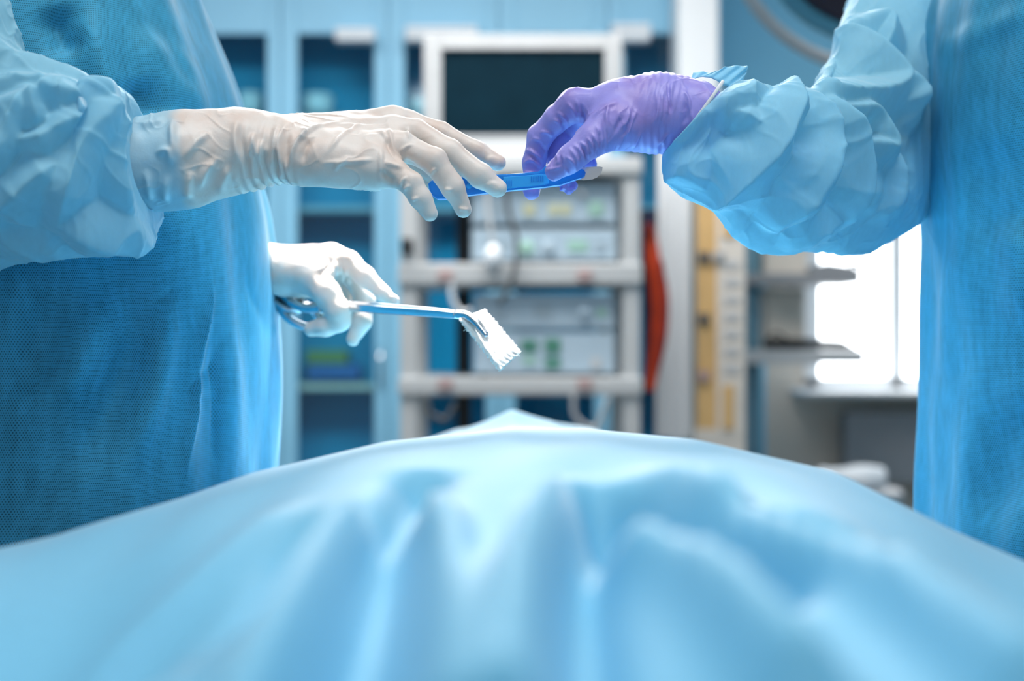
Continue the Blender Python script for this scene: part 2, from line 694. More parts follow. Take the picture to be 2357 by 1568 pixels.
M_cloth_dark = simple('scrubs', rgb(40, 110, 140), 0.8)
M_shoe = simple('white_clog', rgb(225, 225, 225), 0.5)
M_greenpack = simple('green_pack', rgb(120, 150, 90), 0.6)
M_bluepack = simple('blue_pack', rgb(40, 110, 175), 0.6)
M_panelemit = simple('ceiling_panel_diffuser', (0.95, 0.97, 1, 1), 0.5, emit=(1, 0.98, 0.96, 1), estr=2.0)

# ---------------------------------------------------------------- the room
YB = 5.75
box('floor', (-3.2, -1.6, -0.05), (3.2, YB + 0.1, 0.0), M_floor)['kind'] = 'structure'
tag(bpy.data.objects['floor'], 'grey vinyl operating room floor')
o = box('ceiling', (-3.2, -1.6, 2.9), (3.2, YB + 0.1, 2.98), M_ceil)
tag(o, 'pale ceiling of the operating room', kind='structure')
o = box('wall_left', (-3.3, -1.6, 0), (-3.2, YB + 0.1, 2.9), M_wall)
tag(o, 'pale blue side wall on the left', kind='structure')
o = box('wall_right', (3.2, -1.6, 0), (3.3, YB + 0.1, 2.9), M_wall)
tag(o, 'pale blue side wall on the right', kind='structure')

# back wall: pale blue left of x0, grey under and beside the window; opening for the window
WX0, WX1 = P(1852, 0, YB)[0], 2.45
WZ0, WZ1 = P(0, 903, YB)[2], P(0, 300, YB)[2]
XB = P(1762, 0, YB)[0]
bm = bmesh.new()
add_box(bm, (-3.2, YB, 0), (XB, YB + 0.1, 2.9))
add_box(bm, (XB, YB, WZ1), (3.2, YB + 0.1, 2.9))
o = bm_obj('wall_back', bm, M_wall)
tag(o, 'pale blue back wall behind the cabinets', kind='structure')
bm = bmesh.new()
add_box(bm, (XB, YB, 0), (3.2, YB + 0.1, WZ0))
add_box(bm, (XB, YB, WZ0), (WX0, YB + 0.1, WZ1))
add_box(bm, (WX1, YB, WZ0), (3.2, YB + 0.1, WZ1))
o = bm_obj('wall_surround', bm, M_wallgrey, bpy.data.objects['wall_back'])

# window
win = empty('window_1', ((WX0 + WX1) / 2, YB, WZ0), 'bright overexposed window beside the right surgeon', None, None, 'structure')
box('pane', (WX0, YB + 0.06, WZ0), (WX1, YB + 0.075, WZ1), M_daylight, win)
bm = bmesh.new()
for a, b in ((WX0, WX0 + 0.06), (WX1 - 0.06, WX1), (P(2062, 0, YB)[0] - 0.03, P(2062, 0, YB)[0] + 0.03)):
    add_box(bm, (a, YB - 0.02, WZ0), (b, YB + 0.06, WZ1), 0.006)
add_box(bm, (WX0, YB - 0.02, WZ0), (WX1, YB + 0.06, WZ0 + 0.06), 0.006)
add_box(bm, (WX0, YB - 0.02, WZ1 - 0.06), (WX1, YB + 0.06, WZ1), 0.006)
bm_obj('window_frame', bm, M_white, win)
sz0, sz1 = P(0, 914, 5.45)[2], P(0, 899, 5.45)[2]
box('window_sill', (P(1850, 0, 5.45)[0], 5.42, sz0), (WX1 + 0.05, YB - 0.005, sz1), M_white, win, 0.02)

# white pillar right of the cabinets
o = pbox('trim_1', 1562, -700, 1655, 1900, 5.0, 0.25, M_white, None, 0.01)
tag(o, 'white square pillar to the right of the monitor', kind='structure')

# ceiling light panels (bodies of the two area lights)
for i, (x, y) in enumerate(((-0.4, 3.5), (0.2, 0.5))):
    r = empty('ceiling_light', (x, y, 2.9), ('long flush ceiling light panel above the equipment cart', 'long flush ceiling light panel above the near end of the table')[i], 'ceiling light')
    w_, h_ = ((1.2, 0.5), (0.9, 0.3))[i]
    box('diffuser', (x - w_, y - h_, 2.862), (x + w_, y + h_, 2.87), M_panelemit, r)
    bm = bmesh.new()
    add_box(bm, (x - w_ - 0.04, y - h_ - 0.04, 2.872), (x + w_ + 0.04, y + h_ + 0.04, 2.9))
    bm_obj('housing', bm, M_white, r)


# ---------------------------------------------------------------- glass-fronted cabinets along the back wall
YC = 5.3
CAB_EDGES = [388, 645, 892, 1148, 1398, 1600]
ctop, cbot = P(0, -120, YC)[2], 0.08
cab_labels = ['pale blue glass cabinet behind the left surgeon', 'pale blue glass cabinet left of the cart with packs on its lower shelf',
              'pale blue glass cabinet half hidden by the left post of the cart', 'pale blue glass cabinet directly behind the cart monitor',
              'pale blue glass cabinet between the monitor and the white pillar']
for i in range(5):
    x0, x1 = P(CAB_EDGES[i], 0, YC)[0], P(CAB_EDGES[i + 1], 0, YC)[0]
    r = empty('glass_cabinet', ((x0 + x1) / 2, YC, 0), cab_labels[i], 'cabinet', 'glass cabinets along the back wall')
    bm = bmesh.new()
    add_box(bm, (x0, YC + 0.02, 0), (x0 + 0.018, YB - 0.01, ctop))
    add_box(bm, (x1 - 0.018, YC + 0.02, 0), (x1, YB - 0.01, ctop))
    add_box(bm, (x0, YC + 0.02, ctop - 0.02), (x1, YB - 0.01, ctop))
    add_box(bm, (x0, YC + 0.02, 0), (x1, YB - 0.01, 0.06))
    bm_obj('carcass', bm, M_frame, r)
    box('back_panel', (x0 + 0.018, YC + 0.24, 0.06), (x1 - 0.018, YC + 0.25, ctop - 0.02), M_teal, r)
    for py in (258, 470, 885, 1150):
        z = P(0, py, YC)[2]
        box('shelf', (x0 + 0.018, YC + 0.06, z - 0.022), (x1 - 0.018, YC + 0.24, z), M_shelfglass if py != 885 else M_panelw, r)
    dtop = ctop - 0.015
    bm = bmesh.new()
    st = P(645 + 42, 0, YC)[0] - P(645, 0, YC)[0]
    ztop = P(0, 78, YC)[2]
    add_box(bm, (x0 + 0.002, YC, 0.07), (x0 + st - 0.004, YC + 0.02, dtop), 0.003)
    add_box(bm, (x1 - st * 0.72, YC, 0.07), (x1 - 0.002, YC + 0.02, dtop), 0.003)
    add_box(bm, (x0 + st - 0.004, YC, ztop), (x1 - st * 0.72, YC + 0.02, dtop), 0.003)
    add_box(bm, (x0 + st - 0.004, YC, 0.07), (x1 - st * 0.72, YC + 0.02, 0.16), 0.003)
    dr = bm_obj('door', bm, M_frame, r)
    box('pane', (x0 + st - 0.004, YC + 0.008, 0.16), (x1 - st * 0.72, YC + 0.012, ztop), M_pane, dr)
    hx = x1 - st * 0.36
    tube('handle', [(hx, YC - 0.001, 0.95), (hx, YC - 0.028, 0.96), (hx, YC - 0.028, 1.08), (hx, YC - 0.001, 1.09)], 0.006, M_chrome, dr, 8)


def lidded_tub(px0, px1, pyt, pyb, d, mat, label):
    c = P((px0 + px1) / 2, pyb, d)
    rr = M((px1 - px0) / 2, d)
    hh = M(pyb - pyt, d)
    r = empty('dressing_tub', tuple(c), label, 'container', 'white tubs in the cabinets')
    lathe('tub', [(0, 0), (rr * 0.88, 0), (rr * 0.94, hh * 0.1), (rr, hh * 0.72), (rr * 0.96, hh * 0.74)], mat, c, seg=28, parent=r)
    lathe('lid', [(rr * 1.03, hh * 0.70), (rr * 1.03, hh * 0.82), (rr * 0.85, hh * 0.96), (rr * 0.3, hh), (0, hh)], mat, c, seg=28, parent=r)


yd = YC + 0.14
lidded_tub(548, 606, 212, 262, yd, M_whiteplastic, 'round white tub on cabinet shelf nearest the left surgeon')
lidded_tub(694, 768, 216, 262, yd, M_whiteplastic, 'round white tub on cabinet shelf above the white gloved wrist')
lidded_tub(936, 990, 228, 262, yd, M_whiteplastic, 'round white tub on cabinet shelf left of the monitor')


def pack(name, px0, px1, pyt, pyb, d, dep, mat, label, cat, group=None, band=None):
    a, b = P(px0, pyb, d), P(px1, pyt, d)
    r = empty(name, ((a[0] + b[0]) / 2, d + dep / 2, a[2]), label, cat, group)
    n = 3
    h = (b[2] - a[2]) / n
    for i in range(n):
        box('fold', (a[0] + 0.002 * (i % 2), d + 0.003 * (i % 2), a[2] + i * h), (b[0] - 0.003 * ((i + 1) % 2), d + dep, a[2] + (i + 1) * h - 0.001), mat, r, min(h * 0.35, 0.008))
    return r


pack('folded_pack', 702, 800, 806, 838, YC + 0.10, 0.12, M_greenpack, 'folded green pack on lower shelf of the cabinet left of the cart', 'pack')
pack('folded_pack', 706, 828, 839, 872, YC + 0.09, 0.13, M_bluepack, 'folded blue pack under the green one in the cabinet', 'pack')
for a, b, t, lab in ((770, 862, 62, 'white block as lamp reflection at the top of the cabinet above the wrist'), (932, 1100, 58, 'white block as lamp reflection at the top of the cabinet left above the monitor'), (1408, 1500, 52, 'white block as lamp reflection at the top of the cabinet beside the pillar')):
    pack('lamp_reflection', a, b, t, 92, YC - 0.09, 0.08, M_whiteplastic, lab, 'reflection', 'white lamp reflection blocks')  # white blocks imitating ceiling lamp reflections on the cabinet glass


# ---------------------------------------------------------------- equipment cart with monitor and devices
YK = 4.0
cx0, cx1 = P(921, 0, YK)[0], P(1474, 0, YK)[0]
cart = empty('equipment_cart', ((cx0 + cx1) / 2, YK + 0.25, 0), 'pale grey equipment trolley with open shelves under the dark monitor', 'trolley')
pw = M(40, YK)
ztopk = P(0, 372, YK)[2]
for x in (cx0, cx1 - pw):
    for y in (YK, YK + 0.46):
        box('post', (x, y, 0.09), (x + pw, y + 0.04, ztopk), M_cart, cart, 0.006)
        px_, py_ = x + pw / 2, y + 0.02
        w = lathe('caster', [(0, -0.014), (0.035, -0.014), (0.04, -0.008), (0.04, 0.008), (0.035, 0.014), (0, 0.014)], M_darkgrey, (px_, py_, 0.041), (1, 0, 0), 20, cart)
        box('caster_fork', (px_ - 0.022, py_ - 0.015, 0.03), (px_ - 0.016, py_ + 0.015, 0.09), M_greyplastic, w)
for py0, py1 in ((362, 402), (606, 656), (868, 910)):
    z0, z1 = P(0, py1, YK)[2], P(0, py0, YK)[2]
    box('shelf', (cx0 - 0.005, YK - 0.012, z0), (cx1 + 0.005, YK + 0.5, z1), M_cart, cart, 0.008)
box('base_shelf', (cx0 - 0.005, YK - 0.01, 0.09), (cx1 + 0.005, YK + 0.5, 0.13), M_cart, cart, 0.008)
for px_ in (1025, 1346):
    for py_ in (634, 884):
        pbox('shelf_clip', px_ - 17, py_ - 13, px_ + 17, py_ + 13, YK - 0.022, 0.012, M_rose, cart, 0.003)
pbox('black_strip', 1050, 440, 1084, 990, YK + 0.40, 0.05, M_black, cart, 0.004)  # black upright strip at the back, left of the devices

# monitor
mon = empty('monitor', tuple(P(1204, 362, YK + 0.2)), 'large dark flat monitor with a pale grey bezel on the trolley', 'monitor')
ym = YK + 0.08
bm = bmesh.new()
for (a, b, c, d) in ((975, 78, 1016, 322), (1392, 78, 1432, 322), (1016, 78, 1392, 113), (1016, 311, 1392, 322)):
    lo, hi = P(a, d, ym), P(c, b, ym)
    add_box(bm, (lo[0], ym, lo[2]), (hi[0], ym + 0.04, hi[2]), 0.003)
bm_obj('bezel', bm, simple('monitor_bezel', rgb(168, 170, 172), 0.45), mon)
pbox('screen', 1014, 112, 1394, 312, ym + 0.012, 0.01, M_screen, mon)
pbox('rear_shell', 995, 95, 1412, 310, ym + 0.041, 0.03, M_greyplastic, mon, 0.01)
pbox('control_strip', 1070, 322, 1405, 350, ym + 0.002, 0.035, M_greyplastic, mon, 0.004)
pbox('stand_foot', 1080, 349, 1400, 361, ym - 0.03, 0.2, M_greyplastic, mon, 0.004)


def device(px0, py0, px1, py1, label, feats, d=YK + 0.03, name='medical_device'):
    c = P((px0 + px1) / 2, py1, d)
    r = empty(name, (c[0], d + 0.17, c[2]), label, 'device', 'devices on the trolley')
    pbox('case', px0, py0, px1, py1 - 5, d + 0.008, 0.36, M_device, r, 0.006)
    pbox('front_panel', px0 + 4, py0 + 4, px1 - 4, py1 - 9, d, 0.01, M_deviceface, r, 0.003)
    for fx in (px0 + 25, px1 - 25):
        pbox('foot', fx - 9, py1 - 6, fx + 9, py1, d + 0.03, 0.03, M_black, r)
    for kind, a, b, w, h, mat in feats:
        if kind == 'b':
            pbox('button', a - w / 2, b - h / 2, a + w / 2, b + h / 2, d - 0.005, 0.008, mat, r, 0.002)
        elif kind == 's':
            pbox('display', a - w / 2, b - h / 2, a + w / 2, b + h / 2, d - 0.002, 0.006, mat, r, 0.001)
        else:
            p = P(a, b, d)
            rr = M(w / 2, d)
            lathe('knob', [(0, 0.016), (rr * 0.8, 0.016), (rr, 0.012), (rr * 1.05, 0.0)], mat, p, (0, -1, 0), 20, r)
    return r


device(1085, 420, 1420, 522, 'pale blue device with sand and mint keys on the trolley, upper of two', [
    ('b', 1218, 482, 26, 28, M_sand), ('b', 1275, 482, 22, 26, M_sand), ('b', 1302, 482, 22, 26, M_sand), ('b', 1372, 480, 34, 34, M_mint),
    ('s', 1140, 478, 50, 38, M_device), ('k', 1340, 448, 14, 14, M_greyplastic), ('b', 1240, 446, 60, 10, M_device)])
device(1085, 526, 1420, 606, 'pale blue device with round knobs on the upper trolley shelf, lower of two', [
    ('k', 1212, 572, 34, 34, M_mint), ('k', 1262, 572, 34, 34, M_device), ('b', 1330, 566, 46, 26, M_mint), ('b', 1380, 566, 24, 26, M_device), ('s', 1145, 566, 56, 30, M_device)])
device(1090, 678, 1416, 764, 'pale blue device with a wide blank front on the lower trolley shelf, upper of two', [
    ('s', 1250, 716, 44, 36, M_device), ('b', 1150, 722, 30, 22, M_device), ('k', 1345, 720, 26, 26, M_deviceface), ('b', 1385, 720, 22, 20, M_mint)])
device(1090, 764, 1416, 866, 'pale blue device with green square keys on the lower trolley shelf', [
    ('b', 1218, 796, 36, 28, M_green), ('b', 1272, 796, 36, 34, M_green), ('b', 1218, 830, 30, 18, M_mint), ('b', 1272, 836, 36, 24, M_green), ('b', 1372, 836, 24, 24, M_greyplastic),
    ('s', 1150, 812, 44, 48, M_device)])

# hanging camera probe and cables in front of the devices
pr = empty('camera_probe', tuple(P(1135, 622, YK - 0.03)), 'white camera probe hanging on a grey cable before the trolley devices', 'probe')
c0 = P(1135, 622, YK - 0.035)
lathe('probe_body', [(0, 0), (0.016, 0.004), (0.024, 0.02), (0.025, 0.045), (0.018, 0.062), (0.007, 0.072), (0, 0.074)], M_whiteplastic, c0, seg=24, parent=pr)
tube('cable', [P(1135, 568, YK - 0.035), P(1128, 520, YK - 0.035), P(1122, 470, YK - 0.03), P(1125, 425, YK - 0.028), P(1140, 403, YK - 0.02)], 0.006, M_greyplastic, pr, 8, 30)
cab = [
    ('grey', [(1165, 404), (1170, 480), (1190, 560), (1180, 640), (1150, 700)], M_darkgrey, 'grey cable hanging down the middle of the trolley'),
    ('white', [(1040, 655), (1042, 690), (1062, 720), (1085, 715)], M_whiteplastic, 'white cable looping under the upper trolley shelf'),
    ('pale', [(1320, 910), (1325, 960), (1370, 985), (1400, 915)], M_lampgrey, 'pale grey cable loop under the lower trolley shelf'),
    ('dark', [(985, 912), (990, 950), (1025, 965), (1048, 930)], M_darkgrey, 'dark cable loop at the lower left of the trolley')]
for nm, pts, mat, lab in cab:
    o = tube('cable', [P(x, y, YK - 0.03) for x, y in pts], 0.007, mat, None, 8, 40)
    tag(o, lab, 'cable')
hk = empty('cable_hook', tuple(P(935, 566, YK - 0.02)), 'small black holder clipped to the left trolley post', 'hook')
pbox('clamp', 923, 548, 950, 584, YK - 0.022, 0.02, M_black, hk, 0.004)
tube('arm', [P(936, 566, YK - 0.02), P(936, 566, YK - 0.06), P(945, 556, YK - 0.07)], 0.008, M_black, hk, 8)

# orange and navy hoses hung from the right side of the trolley
yh = YK + 0.1


def hose(name, pts, rad, mat, label, flat=0.6):
    o = tube(name, [P(x, y, yh) for x, y in pts], [M(r, yh) for r in rad], mat, None, 14, 60, flat)
    tag(o, label, 'hose')
    return o


hose('rubber_hose', [(1494, 515), (1500, 580), (1512, 660), (1514, 740), (1508, 820), (1496, 900)], [14, 18, 18, 17, 16, 11], M_orange, 'orange rubber hose hanging in a bow beside the trolley')
yh = YK + 0.16
hose('rubber_hose', [(1486, 530), (1487, 620), (1491, 720), (1493, 820), (1490, 905)], [8, 11, 12, 12, 10], M_navy, 'dark navy hose hanging behind the orange one')
yh = YK + 0.06
hose('rubber_hose', [(1520, 600), (1532, 690), (1526, 780), (1512, 850)], [5, 8, 9, 6], M_red, 'dark red hose along the outer side of the orange one')
yh = YK + 0.1
hkb = empty('hose_hook', tuple(P(1490, 505, yh)), 'dark hook block at the right trolley post holding the hoses', 'hook')
pbox('block', 1476, 480, 1514, 520, yh - 0.02, 0.05, M_navy, hkb, 0.005)
pbox('peg', 1484, 515, 1506, 535, yh - 0.03, 0.07, M_red, hkb, 0.004)

# pale curtain-like hose bundle, wood edged cabinet to the right of the trolley
YD = 4.4
cur = empty('plastic_curtain', tuple(P(1560, 1900, YD)), 'pale grey plastic curtain hanging in soft folds beside the orange hose', 'curtain')
us = np.linspace(0, 1, 60)
zs = np.linspace(P(0, 1010, YD)[2], P(0, 330, YD)[2], 30)
cv, cf = [], []
for j, z in enumerate(zs):
    for i, u in enumerate(us):
        x = P(1516 + 76 * u, 0, YD)[0] + 0.012 * (1 - j / 29.0) * (u - 0.6)
        cv.append((x, YD + 0.02 + 0.018 * math.sin(u * 19) * (0.6 + 0.4 * (1 - j / 29)), z))
for j in range(29):
    for i in range(59):
        a = j * 60 + i
        cf.append((a, a + 1, a + 61, a + 60))
co_ = mesh_obj('curtain_sheet', cv, cf, M_white, cur)
tube('curtain_rod', [P(1506, 328, YD + 0.02), P(1596, 328, YD + 0.02)], 0.008, M_chrome, cur, 10)

tall = empty('tall_cupboard', (P(1660, 0, YD)[0], YD + 0.15, 0), 'cream cupboard with tan wooden edge and dark hinges under the right sleeve', 'cupboard')
tz = P(0, 330, YD)[2]
pbox('side_panel', 1650, 330, 1716, 1010, YD, 0.32, M_panelw, tall, 0.004)
pbox('wood_edge', 1604, 330, 1650, 990, YD + 0.004, 0.03, M_tan, tall, 0.003)
pbox('inner_panel', 1600, 330, 1652, 1010, YD + 0.036, 0.28, M_panelw, tall, 0.003)
pbox('plinth', 1598, 988, 1716, 1600, YD + 0.002, 0.3, M_panelw, tall, 0.003)
for py_, m_ in ((592, M_darkgrey), (734, M_darkgrey), (866, M_rose)):
    pbox('hinge', 1608, py_ - 12, 1634, py_ + 12, YD - 0.008, 0.014, m_, tall, 0.003)
for k in range(7):
    pbox('vent_slat', 1668, 600 + k * 40, 1702, 618 + k * 40, YD - 0.004, 0.006, M_greyplastic, tall, 0.001)
pbox('wood_strip', 1664, 888, 1690, 988, YD - 0.006, 0.008, M_tan, tall, 0.001)
pbox('wood_strip', 1664, 420, 1694, 545, YD - 0.006, 0.008, M_tan, tall, 0.001)
pbox('latch', 1640, 580, 1668, 600, YD - 0.012, 0.012, M_lampgrey, tall, 0.002)

# equipment stand before the window with two shelves
YP = 4.9
pend = empty('shelf_stand', (P(1738, 0, YP)[0], YP + 0.1, 0), 'grey stand with two cantilever shelves before the bright window', 'stand')
a, b = P(1716, 1900, YP), P(1758, 560, YP)
box('post', (a[0], YP + 0.06, 0.03), (b[0], YP + 0.14, P(0, 545, YP)[2]), simple('blue_grey_enamel', rgb(92, 132, 150), 0.5), pend, 0.006)
box('foot_plate', (a[0] - 0.12, YP - 0.06, 0.0), (b[0] + 0.10, YP + 0.26, 0.03), M_radiator, pend, 0.008)
box('shelf', (P(1714, 0, YP)[0], YP - 0.05, P(0, 655, YP)[2]), (P(1975, 0, YP)[0], YP + 0.23, P(0, 630, YP)[2] - 0.001), M_radiator, pend, 0.006)
box('shelf', (P(1714, 0, YP)[0], YP - 0.05, P(0, 838, YP)[2]), (P(1985, 0, YP)[0], YP + 0.23, P(0, 805, YP)[2] - 0.001), M_greyplastic, pend, 0.006)
bk = empty('storage_box', tuple(P(1800, 630, YP)), 'taupe storage box on the upper stand shelf under the sleeve', 'box')
pbox('carton', 1764, 560, 1858, 630, YP, 0.16, M_wallgrey, bk, 0.004)
pbox('lid', 1762, 556, 1861, 578, YP - 0.004, 0.168, M_wallgrey, bk, 0.004)
bk = empty('storage_box', tuple(P(1800, 805, YP)), 'taupe storage box behind the black tray on the lower stand shelf', 'box')
pbox('carton', 1762, 668, 1850, 805, YP + 0.08, 0.12, M_wallgrey, bk, 0.004)
pbox('lid', 1759, 664, 1853, 692, YP + 0.078, 0.124, M_wallgrey, bk, 0.004)
tr_ = empty('instrument_tray', tuple(P(1850, 805, YP - 0.03)), 'black instrument tray on the lower stand shelf before the window', 'tray')
prism('tray_body', [tuple(P(x, y, YP)[[0, 2]]) for x, y in ((1764, 803), (1762, 792), (1768, 780), (1900, 780), (1935, 782), (1962, 798), (1975, 804))], YP - 0.045, YP + 0.06, M_black, tr_, 0.003)
tube('tray_handle', [P(1768, 785, YP - 0.045), P(1778, 770, YP - 0.05), P(1795, 770, YP - 0.05), P(1810, 782, YP - 0.045)], 0.005, M_black, tr_, 8, 16)
sc_ = empty('suction_unit', tuple(P(1920, 630, YP)), 'dark low unit at the end of the upper stand shelf against the window', 'unit')
prism('housing', [tuple(P(x, y, YP)[[0, 2]]) for x, y in ((1868, 629), (1868, 612), (1900, 604), (1955, 612), (1978, 622), (1978, 629))], YP - 0.03, YP + 0.12, M_radiator, sc_, 0.004)
tube('hose_stub', [P(1950, 616, YP), P(1966, 606, YP - 0.02), P(1985, 618, YP - 0.02)], 0.006, M_darkgrey, sc_, 8, 12)

# radiator under the window
rad = empty('radiator', (P(2060, 0, 5.6)[0], 5.62, 0), 'grey panel radiator under the window beside the right gown', 'radiator')
rx0, rx1 = P(1944, 0, 5.6)[0], P(2330, 0, 5.6)[0]
rz0, rz1 = P(0, 1112, 5.6)[2], P(0, 948, 5.6)[2]
box('front_panel', (rx0, 5.58, rz0), (rx1, 5.6, rz1), M_radiator, rad, 0.006)
box('rear_panel', (rx0, 5.66, rz0), (rx1, 5.68, rz1), M_radiator, rad, 0.006)
box('top_grille', (rx0, 5.6, rz1 - 0.015), (rx1, 5.66, rz1 - 0.005), M_darkgrey, rad)
for k in range(2):
    xx = rx0 + 0.1 + k * (rx1 - rx0 - 0.2)
    box('bracket', (xx, 5.68, rz0 + 0.03), (xx + 0.03, YB - 0.002, rz1 - 0.03), M_radiator, rad)

# stool with a white bundle
st_ = empty('stool', (P(1920, 0, 4.6)[0], 4.5, 0), 'round grey stool in front of the radiator', 'stool')
sp = P(1930, 1118, 4.6)
lathe('seat', [(0, 0), (0.17, 0), (0.18, -0.012), (0.18, -0.045), (0.165, -0.055), (0, -0.055)], M_radiator, (sp[0], 4.50, sp[2]), seg=32, parent=st_)
tube('column', [(sp[0], 4.50, 0.06), (sp[0], 4.50, sp[2] - 0.05)], 0.025, M_chrome, st_, 14)
for k in range(5):
    a = k * 2 * math.pi / 5
    tube('leg', [(sp[0], 4.50, 0.07), (sp[0] + 0.22 * math.cos(a), 4.50 + 0.22 * math.sin(a), 0.03)], [0.02, 0.012], M_chrome, st_, 10)
    lathe('glide', [(0, 0), (0.016, 0), (0.016, 0.018), (0.006, 0.024)], M_darkgrey, (sp[0] + 0.22 * math.cos(a), 4.50 + 0.22 * math.sin(a), 0.001), seg=12, parent=st_)
pts = []
v, f = tube_mesh([(sp[0] - 0.09 + 0.2 * t, 4.46, sp[2] + 0.0375) for t in np.linspace(0, 1, 40)], [0.036 * (1 - 0.15 * math.sin(7 * t)) for t in np.linspace(0, 1, 40)], 18)
o = mesh_obj('towel_roll', v, f, M_whiteplastic)
tag(o, 'white rolled towel lying on the stool before the radiator', 'towel')


# ---------------------------------------------------------------- surgical lamps
def surgical_lamp(c, aim, label, lit):
    c, aim = Vector(c), Vector(aim)
    ax = (aim - c).normalized()
    r = empty('surgical_lamp', tuple(c), label, 'lamp', 'ceiling surgical lamps')
    R = 0.19
    lathe('lamp_head', [(0, -0.07), (0.08, -0.068), (R * 0.9, -0.045), (R, -0.02), (R, 0.0), (R * 0.96, 0.008), (0, 0.008)], M_lampnavy, c, ax, 48, r)
    lathe('rim', [(R + 0.001, -0.03), (R + 0.035, -0.026), (R + 0.045, -0.012), (R + 0.035, 0.0), (R + 0.001, 0.004)], M_lampteal, c, ax, 48, r)
    q = Vector((0, 0, 1)).rotation_difference(ax)
    for k in range(7):
        rr = 0 if k == 0 else 0.115
        a = k * math.pi / 3
        p = c + q @ Vector((rr * math.cos(a), rr * math.sin(a), 0.009))
        lathe('lens', [(0.04, -0.004), (0.042, 0.0), (0.03, 0.004), (0, 0.006)], M_lens if lit else M_lampnavy, p, ax, 24, r)
    ring = [c + q @ Vector((0.274 * math.cos(a), 0.274 * math.sin(a), 0.0)) for a in np.linspace(0, 2 * math.pi, 64)]
    tube('handle_rail', ring, 0.013, M_lampgrey, r, 12)
    for k in range(3):
        a = k * 2 * math.pi / 3 + 0.5
        tube('rail_spoke', [c + q @ Vector((0.22 * math.cos(a), 0.22 * math.sin(a), -0.01)), c + q @ Vector((0.274 * math.cos(a), 0.274 * math.sin(a), 0))], 0.008, M_lampgrey, r, 8)
    g = c - ax * 0.07
    top = Vector((c.x + 0.35, c.y + 0.35, 2.9))
    tube('support_arm', [g, g - ax * 0.08, Vector((g.x, g.y, g.z + 0.0)) - ax * 0.12 + Vector((0.08, 0.08, 0.1)), Vector((top.x, top.y, 2.6)), top], 0.022, M_lampgrey, r, 12, 40)
    lathe('ceiling_flange', [(0, 0), (0.1, 0), (0.1, -0.03), (0.04, -0.06), (0.0, -0.06)], M_lampgrey, top, seg=28, parent=r)
    if lit:
        d = bpy.data.lights.new('surgical_beam', 'SPOT')
        d.energy = 600
        d.color = (1.0, 0.985, 0.96)
        d.spot_size = math.radians(24)
        d.spot_blend = 0.30
        d.shadow_soft_size = 0.10
        lo = bpy.data.objects.new('surgical_beam', d)
        link(lo, r)
        lo.rotation_mode = 'QUATERNION'
        lo.rotation_quaternion = Vector((0, 0, -1)).rotation_difference(ax)
        lo.location = ax * 0.03


surgical_lamp(P(2010, -160, 2.6), (0.05, 1.5, 1.0), 'unlit dark blue surgical lamp with grey rail above the right sleeve', False)
surgical_lamp((-0.02, 1.75, 2.35), (0.01, 1.38, 1.0), 'lit surgical lamp high over the far end of the drape', True)

# ---------------------------------------------------------------- operating table and drape
tb = empty('operating_table', (0.05, 1.1, 0), 'operating table covered by the blue drape', 'operating table')
box('mattress', (-0.17, 0.15, 0.80), (0.28, 2.3, 0.86), M_black, tb, 0.02)
box('table_top', (-0.18, 0.15, 0.76), (0.29, 2.3, 0.80), M_chrome, tb, 0.01)
box('column', (-0.07, 1.05, 0.12), (0.17, 1.4, 0.76), M_chrome, tb, 0.02)
box('base', (-0.2, 0.75, 0.0), (0.3, 1.75, 0.12), M_greyplastic, tb, 0.03)

DR = np.array([(-0.318, 0.620, -0.1242), (-0.305, 0.700, -0.1210), (-0.288, 0.800, -0.1193), (-0.254, 0.850, -0.1145), (-0.222, 0.900, -0.1067), (-0.162, 0.950, -0.0865), (-0.083, 0.980, -0.0692), (0.000, 1.000, -0.0617), (0.049, 1.000, -0.0617), (0.115, 0.990, -0.0677), (0.199, 0.970, -0.0862), (0.265, 0.930, -0.1216), (0.310, 0.860, -0.1455), (0.339, 0.780, -0.1563), (0.347, 0.700, -0.1574)])


def drape_z(x, y):
    yr, zr = np.interp(x, DR[:, 0], DR[:, 1]), np.interp(x, DR[:, 0], DR[:, 2])
    s = zr / yr
    dy = y - yr
    far = np.clip(dy - 0.30, 0, None)
    q = np.clip((np.abs(x - 0.03) - 0.08) / 0.16, 0, 1)
    c = 0.16 + 0.40 * q * q * (3 - 2 * q) * (dy < 0)
    z = zr + s * dy - c * dy ** 2 + 0.16 * far ** 2 + (-s + 0.096) * far * np.clip(far / 0.2, 0, 1) * 0.8
    return z


NS, NY = 330, 420
ss = np.linspace(-0.80, 0.90, NS)
yy = np.concatenate([np.linspace(-0.25, 0.28, 40), np.linspace(0.285, 1.15, 290), np.linspace(1.157, 2.36, 90)])
Sg, Yg = np.meshgrid(ss, yy, indexing='ij')
e = np.clip((Yg - 0.92) / 0.20, 0, 1)
e = e * e * (3 - 2 * e)
xl = -0.305 + e * 0.115
xr = 0.335 - e * 0.02
over_l = np.clip(xl - Sg, 0, None)
over_r = np.clip(Sg - xr, 0, None)
Xg = np.where(Sg < xl, xl - 0.10 * (1 - np.exp(-over_l / 0.05)) * (1 - 0.85 * e), np.where(Sg > xr, xr + 0.10 * (1 - np.exp(-over_r / 0.05)) * (1 - 0.85 * e), Sg))
ovs = over_l + over_r
Zg = drape_z(np.clip(Sg, xl, xr), Yg) - np.maximum(ovs - 0.05 * (1 - np.exp(-ovs / 0.05)), 0)
